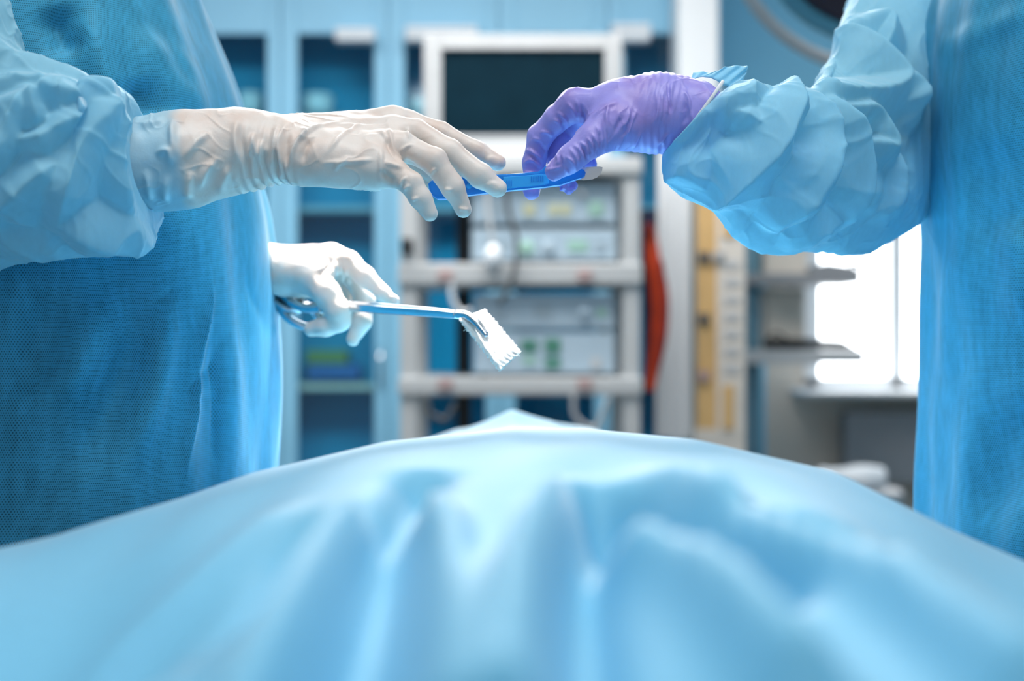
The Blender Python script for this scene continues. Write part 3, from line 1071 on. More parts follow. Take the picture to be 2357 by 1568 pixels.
# tented tip far along the body, and a soft crest just beyond the ridge
zb = float(drape_z(np.array([0.0]), np.array([1.85]))[0])
Zg += (-0.090 - zb) * np.exp(-(np.abs(Xg - 0.0) / 0.050) ** 1.3 - (np.abs(Yg - 1.85) / 0.10) ** 1.6)
end = np.clip(np.maximum(Yg - 2.12, 0) / 0.22, 0, 1)
Zg -= 0.14 * end ** 2
p2 = np.column_stack([Xg.ravel(), Yg.ravel()])
dz = np.zeros(len(p2))
FOLDS = [
    ([(-0.046, 0.60), (-0.051, 0.555), (-0.060, 0.472), (-0.061, 0.402), (-0.062, 0.30)], 0.010, 0.011),
    ([(-0.036, 0.60), (-0.047, 0.564), (-0.044, 0.471), (-0.042, 0.403), (-0.040, 0.30)], -0.008, 0.008),
    ([(0.034, 0.66), (0.030, 0.618), (0.017, 0.512), (0.007, 0.444), (0.001, 0.385), (-0.001, 0.30)], 0.013, 0.010),
    ([(-0.032, 0.60), (-0.031, 0.562), (-0.021, 0.470), (-0.017, 0.403), (-0.015, 0.30)], 0.008, 0.008),
    ([(0.036, 0.64), (0.034, 0.595), (0.026, 0.499), (0.021, 0.422), (0.018, 0.32)], -0.010, 0.008),
    ([(0.036, 0.62), (0.049, 0.545), (0.063, 0.488), (0.075, 0.45)], -0.014, 0.014),
    ([(0.060, 0.68), (0.071, 0.612), (0.093, 0.491), (0.113, 0.426), (0.120, 0.33)], 0.011, 0.012),
    ([(0.095, 0.56), (0.106, 0.498), (0.130, 0.446), (0.165, 0.400)], -0.012, 0.014),
    ([(-0.090, 0.66), (-0.107, 0.606), (-0.128, 0.537), (-0.147, 0.490), (-0.165, 0.42)], 0.008, 0.013),
    ([(-0.076, 0.60), (-0.081, 0.534), (-0.093, 0.448), (-0.118, 0.414), (-0.150, 0.400)], -0.011, 0.012),
    ([(-0.080, 0.49), (-0.091, 0.457), (-0.105, 0.412), (-0.122, 0.353)], 0.010, 0.012),
    ([(0.030, 0.50), (0.040, 0.475), (0.056, 0.423), (0.068, 0.334)], 0.010, 0.012),
    ([(-0.040, 0.68), (-0.044, 0.60), (-0.05, 0.53)], -0.008, 0.010),
]
for pts_, h_, w_ in FOLDS:
    line = cat_rom(np.array(pts_), 40)
    dist, arc = poly_dist(p2, line)
    tp = np.clip(np.minimum(arc / 0.25, 1), 0, 1)
    calm = np.clip((0.68 - p2[:, 1]) / 0.18, 0.0, 1) if h_ > 0 else 1.0
    dz += 2.5 * calm * h_ * np.exp(-(np.sqrt(dist ** 2 + 0.002 ** 2) / w_) ** 1.5) * tp * tp * (3 - 2 * tp)
near = np.clip((0.95 - p2[:, 1]) / 0.3, 0, 1)
dz += 0.002 * vnoise(np.column_stack([p2[:, 0] * 14, p2[:, 1] * 4]), 5) * near
hang = np.clip(ovs.ravel() / 0.2, 0, 1)
Xf = Xg.ravel() + hang * 0.018 * np.sin(p2[:, 1] * 34 + 2 * np.sin(p2[:, 1] * 7)) * np.sign(Sg.ravel()) * (1 - 0.7 * e.ravel())
Vd = np.column_stack([Xf, Yg.ravel(), CAM_H + Zg.ravel() + dz])
ii, jj = np.meshgrid(np.arange(NS - 1), np.arange(len(yy) - 1), indexing='ij')
k0 = (ii * len(yy) + jj).ravel()
Fd = np.column_stack([k0, k0 + len(yy), k0 + len(yy) + 1, k0 + 1])
dr_root = empty('surgical_drape', (0.05, 1.1, 0.86), 'light blue surgical drape domed over the covered patient in the foreground', 'drape')
mesh_obj('drape_sheet', Vd, Fd, M_drape, dr_root)


# ---------------------------------------------------------------- sleeves and gowns
def sleeve(name, stations, parent, mat, folds=(), n=150, seg=150, ry_scale=0.8, seed=1, wrinkle=0.0035, hem=0.5, deep=None):
    """stations: (top px, top py, bottom px, bottom py, depth, depth radius m). Ends in a turned-in hem at the first one."""
    st = np.array(stations, float)
    q = cat_rom(st, n)
    T = np.array([P(a, b, d) for a, b, d in q[:, [0, 1, 4]]])
    B = np.array([P(a, b, d) for a, b, d in q[:, [2, 3, 4]]])
    C = (T + B) / 2
    U = (T - B) / 2
    tan = np.gradient(C, axis=0)
    tan /= np.linalg.norm(tan, axis=1)[:, None]
    W = np.array([[0, -1.0, 0]]) * q[:, 5][:, None]
    a = np.linspace(0, 2 * math.pi, seg, endpoint=False)
    ca, sa = np.cos(a), np.sin(a)
    V = C[:, None, :] + U[:, None, :] * ca[None, :, None] + W[:, None, :] * sa[None, :, None]
    hemr = []
    for k, f in ((3, 0.72), (2, 0.84), (1, 0.94)):
        hemr.append(C[0] + (V[0] - C[0]) * f + (C[4] - C[0]) * 0.12 * k)
    V = np.concatenate([np.array(hemr), V], 0)
    n = len(V)
    uu = np.linspace(0, 1, n)
    v = V.reshape(-1, 3)
    i, j = np.meshgrid(np.arange(n - 1), np.arange(seg), indexing='ij')
    k0 = (i * seg + j).ravel()
    k1 = (i * seg + (j + 1) % seg).ravel()
    f = np.column_stack([k0, k1, k1 + seg, k0 + seg])
    nn = vnormals(v, f)
    cen = np.repeat(np.concatenate([np.repeat(C[:1], 3, 0), C]), seg, axis=0)
    if np.mean(np.sum(nn * (v - cen), 1)) < 0:
        f = f[:, ::-1]
        nn = -nn
    base = v.copy()
    # irregular facets: angular crumple from warped triangle waves
    pp = base * 9.0
    w1 = vnoise(pp, seed)
    w2 = vnoise(pp * 1.9 + 3, seed + 1)
    tri = lambda x: np.abs((x / math.pi) % 2 - 1) * 2 - 1
    back = 1.0 if not folds else np.clip(nn[:, 1] * 2 + 0.2, 0.12, 1)
    v = v + nn * (wrinkle * back * (tri(2.2 * w1) + 0.3 * tri(3.0 * w2)))[:, None]
    ramp = np.repeat(np.clip((np.arange(n) - 3) / (0.10 * n), 0, 1), seg)
    v = tent_folds(v, nn, folds, ramp)
    # crisp secondary crinkles
    w = base + 0.012 * np.column_stack([vnoise(base * 12, seed + 4), vnoise(base * 12, seed + 5), vnoise(base * 12, seed + 6)])
    rid = np.clip(1 - np.abs(vnoise(w * np.array([17.0, 17, 13]), seed + 2)), 0, 1) ** 7
    rid2 = np.clip(1 - np.abs(vnoise(w * np.array([31.0, 31, 24]), seed + 3)), 0, 1) ** 8
    v = v + nn * ((0.0022 * rid + 0.0009 * rid2) * (0.25 + 0.75 * ramp))[:, None]
    v = relax(v, f, 1, 0.2)
    return mesh_obj(name, v, f, mat, parent)


def tent_folds(v, nn, folds, ramp):
    """Taut cloth hung between ridge lines: flat flanks fall away from each ridge and meet in valleys."""
    if not folds:
        return v
    p2 = v[:, [0, 2]]
    top = np.full(len(v), -0.009)
    neg = np.zeros(len(v))
    for pts, h, slope, d in folds:
        line = np.array([P(x, y, d if isinstance(d, float) else float(np.interp(x, d[0], d[1])))[[0, 2]] for x, y in pts])
        line = cat_rom(line, 30) if len(line) > 2 else line
        dist, arc = poly_dist(p2, line)
        if h > 0:
            tp = np.clip(np.minimum(arc, 1 - arc) / 0.2, 0, 1)
            hh = h * (0.45 + 0.55 * tp) - slope * (np.sqrt(dist ** 2 + 0.0005 ** 2) - 0.0005)
            k = 0.004
            q = np.maximum(k - np.abs(top - hh), 0) / k
            top = np.maximum(top, hh) + q * q * k * 0.25
        else:
            tp = np.clip(np.minimum(arc, 1 - arc) / 0.35, 0, 1)
            neg += h * np.exp(-(dist / slope) ** 2) * tp
    face = np.clip(-nn[:, 1] * 1.4 + 0.25, 0, 1)
    return v + nn * ((top + neg) * face * ramp)[:, None]


def gown_body(name, cx, cy, prof, parent, mat, folds=(), seed=0, facing=1, zr=(0.30, 1.52), nz=330, seg=380, drape_amp=0.004, fold_d=1.1):
    """prof rows: z, front x, depth radius y, half thickness x.  facing +1 looks to +x."""
    pr_ = np.array(prof, float)
    z = np.linspace(zr[0], zr[1], nz)
    fx, ry, rx = [np.interp(z, pr_[:, 0], pr_[:, k]) for k in (1, 2, 3)]
    sm = np.ones(15) / 15
    fx, ry, rx = [np.convolve(np.pad(s, 7, mode='edge'), sm, 'valid') for s in (fx, ry, rx)]
    a = np.linspace(-math.pi, math.pi, seg, endpoint=False)
    ca, sa = np.cos(a), np.sin(a)
    sx = np.sign(ca) * np.abs(ca) ** 0.85
    sy = np.sign(sa) * np.abs(sa) ** 0.85
    X = (fx - facing * rx)[:, None] + facing * rx[:, None] * sx[None, :]
    Y = cy + ry[:, None] * sy[None, :]
    v = np.stack([X, Y, np.repeat(z[:, None], seg, 1)], 2).reshape(-1, 3)
    i, j = np.meshgrid(np.arange(nz - 1), np.arange(seg), indexing='ij')
    k0 = (i * seg + j).ravel()
    k1 = (i * seg + (j + 1) % seg).ravel()
    f = np.column_stack([k0, k1, k1 + seg, k0 + seg])
    nn = vnormals(v, f)
    cc = np.column_stack([np.repeat(fx - facing * rx, seg), np.full(len(v), cy), v[:, 2]])
    if np.mean(np.sum(nn * (v - cc), 1)) < 0:
        f, nn = f[:, ::-1], -nn
    arc = np.tile(a, nz) * 0.24
    uv = np.column_stack([arc, v[:, 2]])
    low = np.clip((1.25 - v[:, 2]) / 0.5, 0.25, 1.2)
    q = np.column_stack([np.cos(a), np.sin(a)])
    ang = np.tile(a, nz)
    wv = np.sin(ang * 13 + 1.5 * np.sin(v[:, 2] * 5 + seed) + seed) + 0.6 * np.sin(ang * 23 + 2 * np.sin(v[:, 2] * 4) + 2 * seed)
    v = v + nn * (drape_amp * low * wv)[:, None]
    v = v + nn * (0.003 * vnoise(v * np.array([11, 11, 5.0]), seed + 9))[:, None]
    for item in folds:
        pts, h, w = item[:3]
        v = crease(v, nn, pts, fold_d, h * 1.7, w, sharp=(len(item) > 3 and item[3]), smooth_n=24)
    return mesh_obj(name, v, f, mat, parent, uv=uv)


def body_mesh(parts, parent, mat, lo, hi, h=0.009):
    F_ = Field(lo, hi, h)
    g = F_.blank()
    for a, b, ra, rb, k in parts:
        F_.cone(g, a, b, ra, rb, k)
    v, q = F_.mesh(g)
    v = relax(v, q, 2)
    return mesh_obj('body', v, q, mat, parent)


def head_parts(x, y, z, f):
    """Skull, jaw, nose, ears; f = +1 looks along +x."""
    c = np.array([x, y, z])
    o = lambda a, b, c_: c + np.array([a * f, b, c_])
    return [(o(-0.02, 0, 0.03), o(0.015, 0, 0.035), 0.088, 0.080, 0.02), (o(0.015, 0, 0.0), o(0.045, 0, -0.07), 0.068, 0.045, 0.03),
            (o(0.085, 0, 0.005), o(0.108, 0, -0.025), 0.009, 0.014, 0.012), (o(0.08, 0, -0.055), o(0.086, 0, -0.055), 0.02, 0.02, 0.012),
            (o(-0.005, 0.082, 0.0), o(0.0, 0.086, -0.03), 0.016, 0.011, 0.01), (o(-0.005, -0.082, 0.0), o(0.0, -0.086, -0.03), 0.016, 0.011, 0.01),
            (o(0.083, 0.032, 0.02), o(0.083, 0.034, 0.02), 0.010, 0.010, 0.008), (o(0.083, -0.032, 0.02), o(0.083, -0.034, 0.02), 0.010, 0.010, 0.008),
            (o(-0.02, 0, -0.05), o(-0.03, 0, -0.16), 0.056, 0.06, 0.03)]


def cap_and_mask(x, y, z, f, parent, body):
    c = (x - 0.004 * f, y, z + 0.035)
    prof = [(0.098 * math.sin(t), 0.10 * math.cos(t) + 0.012) for t in np.linspace(0.0, 1.62, 14)] + [(0.094, -0.004), (0.092, 0.002)]
    lathe('surgical_cap', prof, M_sleeve, c, (-0.25 * f, 0, 1), 36, parent)
    vs, fs = [], []
    for i in range(13):
        t = -1.15 + 2.3 * i / 12
        for j in range(9):
            s = j / 8
            bul = 0.022 * math.sin(math.pi * s) * (1 - (t / 1.3) ** 2)
            rad = 0.080 + bul + 0.012 * (1 - abs(t))
            vs.append((x + f * (0.022 + rad * math.cos(t)), y + rad * 0.95 * math.sin(t), z + 0.004 - 0.10 * s))
    for i in range(12):
        for j in range(8):
            k = i * 9 + j
            fs.append((k, k + 9, k + 10, k + 1))
    mesh_obj('face_mask', vs, fs, M_sleeve, parent)


def crease_set(scale, ox, oy, lines):
    return [[(ox + x / scale, oy + y / scale) for x, y in l] for l in lines]


# ---- left surgeon -------------------------------------------------------------
pl = empty('person', (-0.40, 1.32, 0), 'person at left in blue gown and white gloves reaching for the scalpel', 'person')
hx, hy, hz = -0.40, 1.32, 1.66
parts = head_parts(hx, hy, hz, 1)
shr, shl = P(-240, -140, 1.07), np.array([-0.42, 1.52, 1.45])
elr, wr_r = P(-170, 380, 1.06), P(470, 358, 1.10)
ell, wr_l = np.array([-0.40, 1.60, 1.19]), P(610, 606, 1.37)
parts += [((-0.42, 1.24, 1.40), (-0.42, 1.40, 1.40), 0.10, 0.10, 0.04), ((-0.40, 1.26, 1.15), (-0.40, 1.38, 1.15), 0.105, 0.105, 0.05),
          ((-0.42, 1.25, 0.95), (-0.42, 1.39, 0.95), 0.11, 0.11, 0.05), ((-0.42, 1.32, 1.42), (-0.40, 1.32, 1.0), 0.10, 0.11, 0.05),
          (shr, elr, 0.038, 0.034, 0.03), (elr, wr_r, 0.028, 0.018, 0.02), (shl, ell, 0.05, 0.04, 0.03), (ell, wr_l, 0.038, 0.022, 0.02),
          ((-0.42, 1.24, 1.40), shr, 0.06, 0.042, 0.03), ((-0.42, 1.40, 1.42), shl, 0.07, 0.055, 0.03)]
for s in (-1, 1):
    parts += [((-0.42, 1.32 + 0.09 * s, 0.92), (-0.41, 1.32 + 0.10 * s, 0.50), 0.085, 0.058, 0.03), ((-0.41, 1.32 + 0.10 * s, 0.50), (-0.43, 1.32 + 0.10 * s, 0.08), 0.055, 0.036, 0.02),
              ((-0.44, 1.32 + 0.10 * s, 0.045), (-0.28, 1.32 + 0.10 * s, 0.04), 0.036, 0.034, 0.02)]
body_l = body_mesh(parts, pl, M_skin, (-0.75, 1.0 - 0.12, -0.0), (-0.08, 1.75, 1.84))
cap_and_mask(hx, hy, hz, 1, pl, body_l)
prof_l = [(0.30, -0.235, 0.24, 0.19), (0.80, -0.236, 0.235, 0.175), (0.95, -0.228, 0.228, 0.165), (1.02, -0.224, 0.225, 0.16), (1.09, -0.221, 0.222, 0.157), (1.16, -0.226, 0.220, 0.155), (1.22, -0.2285, 0.220, 0.152), (1.26, -0.236, 0.218, 0.148), (1.30, -0.249, 0.215, 0.142),
          (1.355, -0.262, 0.212, 0.135), (1.39, -0.275, 0.208, 0.13), (1.43, -0.290, 0.195, 0.125), (1.47, -0.305, 0.16, 0.115), (1.52, -0.33, 0.08, 0.075)]
folds_l = [([(163, -10), (180, 50), (196, 102), (224, 196), (250, 260)], 0.005, 0.010), ([(278, 0), (310, 102), (367, 196), (400, 250)], 0.005, 0.011),
           ([(326, 20), (370, 110), (392, 175), (404, 245)], 0.002, 0.004), ([(95, -10), (130, 60), (150, 130)], -0.010, 0.014), ([(280, 150), (300, 200), (330, 250)], -0.008, 0.010),
           ([(420, 120), (440, 200), (450, 260)], -0.004, 0.004),
           ([(430, 560), (432, 680), (415, 800), (405, 980), (385, 1160)], 0.005, 0.0025, True), ([(440, 750), (446, 940), (440, 1140)], -0.005, 0.0025, True),
           ([(482, 560), (486, 640), (505, 720), (510, 800)], -0.003, 0.002, True), ([(330, 600), (345, 750), (335, 880), (310, 1000), (290, 1120)], 0.006, 0.010),
           ([(250, 640), (210, 760), (180, 850), (90, 950)], 0.008, 0.016), ([(310, 720), (280, 850), (220, 1000), (170, 1120)], -0.008, 0.018),
           ([(120, 640), (80, 800), (30, 950)], -0.008, 0.02), ([(90, 722), (250, 725), (395, 722)], -0.0018, 0.0015, True), ([(390, 640), (340, 700), (310, 740)], -0.002, 0.002, True),
           ([(470, 730), (440, 830), (400, 930), (460, 910)], -0.002, 0.002, True), ([(560, 620), (575, 800), (570, 1000)], 0.004, 0.006), ([(528, 600), (540, 800), (520, 1040)], -0.004, 0.006)]
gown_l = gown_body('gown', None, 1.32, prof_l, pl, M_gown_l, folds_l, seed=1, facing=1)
st_l = [(310, 272, 352, 515, 1.075, 0.050), (296, 232, 338, 553, 1.065, 0.056), (258, 194, 292, 563, 1.055, 0.060), (216, 204, 215, 581, 1.045, 0.058), (200, 180, 130, 590, 1.04, 0.060),
        (110, 145, 20, 602, 1.035, 0.062), (50, 122, -80, 640, 1.03, 0.062), (30, 60, -220, 620, 1.03, 0.062), (5, -10, -350, 480, 1.03, 0.062), (-40, -120, -400, 250, 1.04, 0.066), (-80, -260, -400, 0, 1.06, 0.07), (-110, -330, -360, -180, 1.09, 0.075)]
DL = 0.995
fl = crease_set(2.45, 0, 0, [
    [(505, 450), (520, 515), (430, 650), (290, 800), (150, 825)], [(170, 560), (120, 700), (30, 900), (-40, 1020)], [(175, 560), (225, 650), (268, 780)], [(200, 570), (300, 590), (405, 622)],
    [(535, 500), (530, 700), (400, 960), (325, 1225)], [(360, 920), (200, 1030), (-20, 1200)], [(560, 580), (640, 760), (700, 950), (800, 1150), (860, 1240)], [(330, 1235), (500, 1290), (700, 1330), (840, 1310)],
    [(640, 480), (690, 560), (730, 720), (770, 950), (830, 1180)], [(0, 480), (200, 470), (400, 490), (500, 520)], [(0, 270), (250, 340), (500, 450)], [(480, 1380), (620, 1310), (700, 1330)], [(20, 1500), (60, 1450), (300, 1420)]])
val_l = crease_set(2.45, 0, 0, [[(230, 610), (320, 660), (360, 640)], [(300, 860), (180, 960), (20, 1100)], [(470, 640), (420, 820), (330, 1000)], [(590, 700), (640, 900), (700, 1080)], [(100, 620), (60, 760), (0, 850)], [(250, 680), (270, 760), (340, 720)], [(150, 1080), (60, 1180), (0, 1300)]])
folds = [(l, 0.024, 1.15, DL) for l in fl[:8]] + [(l, 0.007, 0.8, DL) for l in fl[8:]] + [(l, -0.006, 0.010, DL) for l in val_l]
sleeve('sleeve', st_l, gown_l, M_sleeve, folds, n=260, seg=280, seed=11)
sleeve('sleeve', [(596, 560, 600, 650, 1.40, 0.03), (540, 545, 540, 690, 1.42, 0.045), (470, 530, 460, 740, 1.46, 0.055), (380, 480, 330, 740, 1.53, 0.06), (300, 360, 200, 640, 1.58, 0.065), (270, 220, 130, 450, 1.58, 0.07), (280, 60, 110, 220, 1.56, 0.075), (300, -40, 140, 0, 1.52, 0.08)], gown_l, M_sleeve, [], n=80, seg=80, seed=23)
for s in (-1, 1):
    tube('shoe', [(-0.47, 1.32 + 0.10 * s, 0.05), (-0.40, 1.32 + 0.10 * s, 0.055), (-0.30, 1.32 + 0.10 * s, 0.048), (-0.24, 1.32 + 0.10 * s, 0.04)], [0.036, 0.049, 0.047, 0.03], M_shoe, pl, 16, 20)

# ---- right surgeon ------------------------------------------------------------
pr2 = empty('person', (0.52, 1.30, 0), 'person at right in blue gown and violet gloves handing over the scalpel', 'person')
hx2, hy2, hz2 = 0.53, 1.32, 1.73
parts = head_parts(hx2, hy2, hz2, -1)
sh_r, sh_l = np.array([0.53, 1.47, 1.48]), np.array([0.58, 1.12, 1.50])
el_r, wr_p = P(1925, 375, 1.245), P(1600, 268, 1.12)
el_l, wr_h = np.array([0.68, 1.05, 1.20]), np.array([0.66, 1.03, 0.92])
parts += [((0.56, 1.22, 1.46), (0.56, 1.40, 1.46), 0.10, 0.10, 0.04), ((0.54, 1.24, 1.2), (0.54, 1.38, 1.2), 0.105, 0.105, 0.05), ((0.55, 1.24, 0.98), (0.55, 1.38, 0.98), 0.11, 0.11, 0.05),
          ((0.55, 1.31, 1.48), (0.54, 1.31, 1.0), 0.10, 0.11, 0.05), (sh_r, P(2050, 255, 1.375), 0.042, 0.036, 0.03), (P(2050, 255, 1.375), el_r, 0.036, 0.032, 0.03), (el_r, wr_p, 0.030, 0.021, 0.02), (sh_l, el_l, 0.05, 0.04, 0.03), (el_l, wr_h, 0.038, 0.024, 0.02),
          ((0.56, 1.40, 1.48), sh_r, 0.07, 0.055, 0.03), ((0.56, 1.22, 1.48), sh_l, 0.07, 0.055, 0.03)]
for s in (-1, 1):
    parts += [((0.55, 1.31 + 0.09 * s, 0.95), (0.54, 1.31 + 0.10 * s, 0.50), 0.085, 0.058, 0.03), ((0.54, 1.31 + 0.10 * s, 0.50), (0.56, 1.31 + 0.10 * s, 0.08), 0.055, 0.036, 0.02),
              ((0.57, 1.31 + 0.10 * s, 0.045), (0.41, 1.31 + 0.10 * s, 0.04), 0.036, 0.034, 0.02)]
body_r = body_mesh(parts, pr2, M_skin, (0.08, 0.92, 0.0), (0.86, 1.72, 1.92))
cap_and_mask(hx2, hy2, hz2, -1, pr2, body_r)
PR_SHIFT = 0.036
prof_r = [(0.30, 0.345, 0.235, 0.20), (0.80, 0.345, 0.225, 0.19), (0.95, 0.348, 0.22, 0.185), (1.05, 0.350, 0.22, 0.18), (1.12, 0.351, 0.218, 0.178), (1.20, 0.349, 0.218, 0.176), (1.28, 0.346, 0.216, 0.174), (1.35, 0.345, 0.214, 0.172), (1.42, 0.350, 0.21, 0.165), (1.48, 0.37, 0.19, 0.15), (1.53, 0.40, 0.15, 0.13), (1.58, 0.45, 0.08, 0.085)]
folds_r = [([(2178, -5), (2174, 100), (2172, 204), (2169, 310), (2145, 490), (2140, 620)], 0.005, 0.003, True), ([(2186, 318), (2206, 449), (2210, 530), (2200, 680)], 0.005, 0.003, True),
           ([(2120, 165), (2153, 188), (2176, 205)], 0.004, 0.0025, True), ([(2240, 330), (2225, 480), (2235, 640), (2225, 800)], 0.008, 0.012), ([(2300, 300), (2280, 450), (2300, 600)], -0.008, 0.014),
           ([(2290, 800), (2240, 920), (2200, 1040)], -0.004, 0.004), ([(2340, 880), (2330, 1000), (2290, 1150), (2270, 1250)], -0.010, 0.014), ([(2190, 20), (2240, 50), (2290, 20)], 0.002, 0.006),
           ([(2215, 80), (2290, 60), (2350, 20)], 0.003, 0.010), ([(2180, 700), (2190, 900), (2175, 1100)], 0.005, 0.008), ([(2140, 700), (2140, 950), (2135, 1200)], -0.004, 0.006), ([(2330, 480), (2345, 620), (2330, 760)], 0.008, 0.012)]
prof_r = [(a, b + PR_SHIFT, c, d) for a, b, c, d in prof_r]
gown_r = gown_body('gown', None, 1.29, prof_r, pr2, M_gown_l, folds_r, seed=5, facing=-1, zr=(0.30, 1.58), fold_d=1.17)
st_r = [(1660, 214, 1528, 352, 1.115, 0.032), (1700, 192, 1529, 400, 1.12, 0.040), (1745, 198, 1572, 448, 1.125, 0.046), (1790, 204, 1640, 471, 1.135, 0.050), (1838, 199, 1712, 556, 1.155, 0.055),
        (1868, 214, 1800, 580, 1.18, 0.060), (1888, 178, 1890, 572, 1.215, 0.062), (1905, 145, 1962, 588, 1.25, 0.062), (1922, 112, 2060, 552, 1.29, 0.064), (1940, 62, 2140, 490, 1.33, 0.066), (1962, -10, 2200, 340, 1.38, 0.07), (2000, -130, 2260, 180, 1.43, 0.075), (2060, -250, 2320, 20, 1.46, 0.08)]
DRR = ((1530, 1700, 1800, 1900, 2000, 2100), (1.085, 1.088, 1.105, 1.155, 1.215, 1.27))
fr = crease_set(2.45, 1500, 0, [
    [(800, 490), (740, 640), (640, 830), (540, 950), (420, 1050), (300, 1090)], [(890, 570), (930, 760), (915, 900), (830, 1100), (740, 1220)], [(990, 590), (1060, 760), (1105, 1000), (1095, 1210)],
    [(1040, 620), (1170, 660), (1230, 760), (1262, 855), (1180, 825), (1140, 770)], [(950, 510), (1080, 540), (1220, 555), (1340, 515), (1390, 440), (1300, 280), (1200, 130), (1110, 40)], [(1190, 130), (1300, 110), (1395, 100), (1330, 280)],
    [(1380, 440), (1450, 520), (1470, 640)], [(600, 905), (605, 1040), (480, 1085)], [(350, 1045), (180, 960), (90, 1010)], [(360, 1130), (400, 1230), (480, 1300)], [(640, 760), (560, 690), (490, 640)], [(640, 830), (600, 760), (560, 720)],
    [(1260, 860), (1250, 1000), (1240, 1150)], [(1090, 1210), (1000, 1270), (860, 1380)], [(1380, 900), (1390, 1080), (1330, 1200)], [(950, 720), (1010, 800), (1040, 900)], [(330, 580), (480, 560), (640, 480)], [(600, 460), (560, 520), (420, 570)]])
val_r = crease_set(2.45, 1500, 0, [[(1130, 700), (1160, 750), (1190, 800)], [(1330, 890), (1300, 980), (1280, 1080)], [(690, 800), (780, 780), (860, 860)], [(400, 700), (480, 760), (520, 880)], [(980, 680), (990, 850), (1000, 1000)], [(1230, 120), (1300, 150), (1340, 130)], [(840, 640), (860, 760), (800, 900)], [(700, 1000), (780, 1060), (800, 1120)], [(1440, 800), (1440, 1000), (1430, 1150)]])
folds = [(l, 0.023, 1.15, DRR) for l in fr[:7]] + [(l, 0.007, 0.8, DRR) for l in fr[7:]] + [(l, -0.006, 0.010, DRR) for l in val_r]
sl_r = sleeve('sleeve', st_r, gown_r, M_sleeve, folds, n=280, seg=280, seed=31)
sleeve('sleeve', [(2900, 1290, 3130, 1290, 1.04, 0.045), (2890, 1180, 3150, 1180, 1.04, 0.055), (2880, 900, 3180, 900, 1.05, 0.062), (2850, 560, 3180, 520, 1.07, 0.066), (2760, 200, 3080, 120, 1.10, 0.07), (2640, -120, 2900, -300, 1.12, 0.075)], gown_r, M_sleeve, [], n=70, seg=70, seed=41)
# ruffle standing up at the cuff, and the white knitted edge
rv, rf = [], []
ctr = [P(x, y, 1.125) for x, y in ((1590, 184), (1612, 176), (1640, 180), (1668, 196), (1700, 206))]
tip = [P(x, y, 1.135) for x, y in ((1596, 170), (1640, 163), (1676, 156), (1721, 150), (1708, 196))]
cq, tq = cat_rom(np.array(ctr), 48), cat_rom(np.array(tip), 48)
for i in range(48):
    for j in range(10):
        s = j / 9
        p = cq[i] * (1 - s) + tq[i] * s
        p = p + np.array([0, 0.0014 * math.sin(i * 0.85) * (0.3 + s), 0.0012 * math.sin(i * 0.3 + 1) * s])
        rv.append(p)
for i in range(47):
    for j in range(9):
        k = i * 10 + j
        rf.append((k, k + 10, k + 11, k + 1))
o = mesh_obj('cuff_ruffle', np.array(rv), rf, M_sleeve, gown_r)
md = o.modifiers.new('thick', 'SOLIDIFY')
md.thickness = 0.0006
ring = []
for a in np.linspace(0, 2 * math.pi, 40):
    T, B = P(1662, 190, 1.118), P(1545, 350, 1.118)
    ring.append((T + B) / 2 + (T - B) / 2 * math.cos(a) * 1.01 + np.array([0, -0.031, 0]) * math.sin(a))
tube('knit_cuff', ring, 0.0014, M_cuffwhite, gown_r, 8)
for s in (-1, 1):
    tube('shoe', [(0.60, 1.31 + 0.10 * s, 0.05), (0.53, 1.31 + 0.10 * s, 0.055), (0.43, 1.31 + 0.10 * s, 0.048), (0.37, 1.31 + 0.10 * s, 0.04)], [0.036, 0.049, 0.047, 0.03], M_shoe, pr2, 16, 20)


# ---------------------------------------------------------------- gloved hands
def hand(name, parent, mat, palm, fingers, lo, hi, h=0.0010, kp=0.012, kf=0.004, kjoin=0.008, tweak=None, d=1.1):
    F_ = Field(lo, hi, h)
    g = F_.blank()
    for a, b, ra, rb in palm:
        F_.cone(g, P(*a), P(*b), M(ra, a[2]), M(rb, b[2]), kp)
    allf = F_.blank()
    for pts, rad in fingers:
        gf = F_.blank()
        F_.chain(gf, [P(*p) for p in pts], [M(r, p[2]) for r, p in zip(rad, pts)], kf)
        allf = smin(allf, gf, 0.0012)
    g = smin(g, allf, kjoin)
    v, q = F_.mesh(g)
    v = relax(v, q, 2, 0.5)
    n = vnormals(v, q)
    if tweak:
        v = tweak(v, n)
    return mesh_obj(name, v, q, mat, parent)


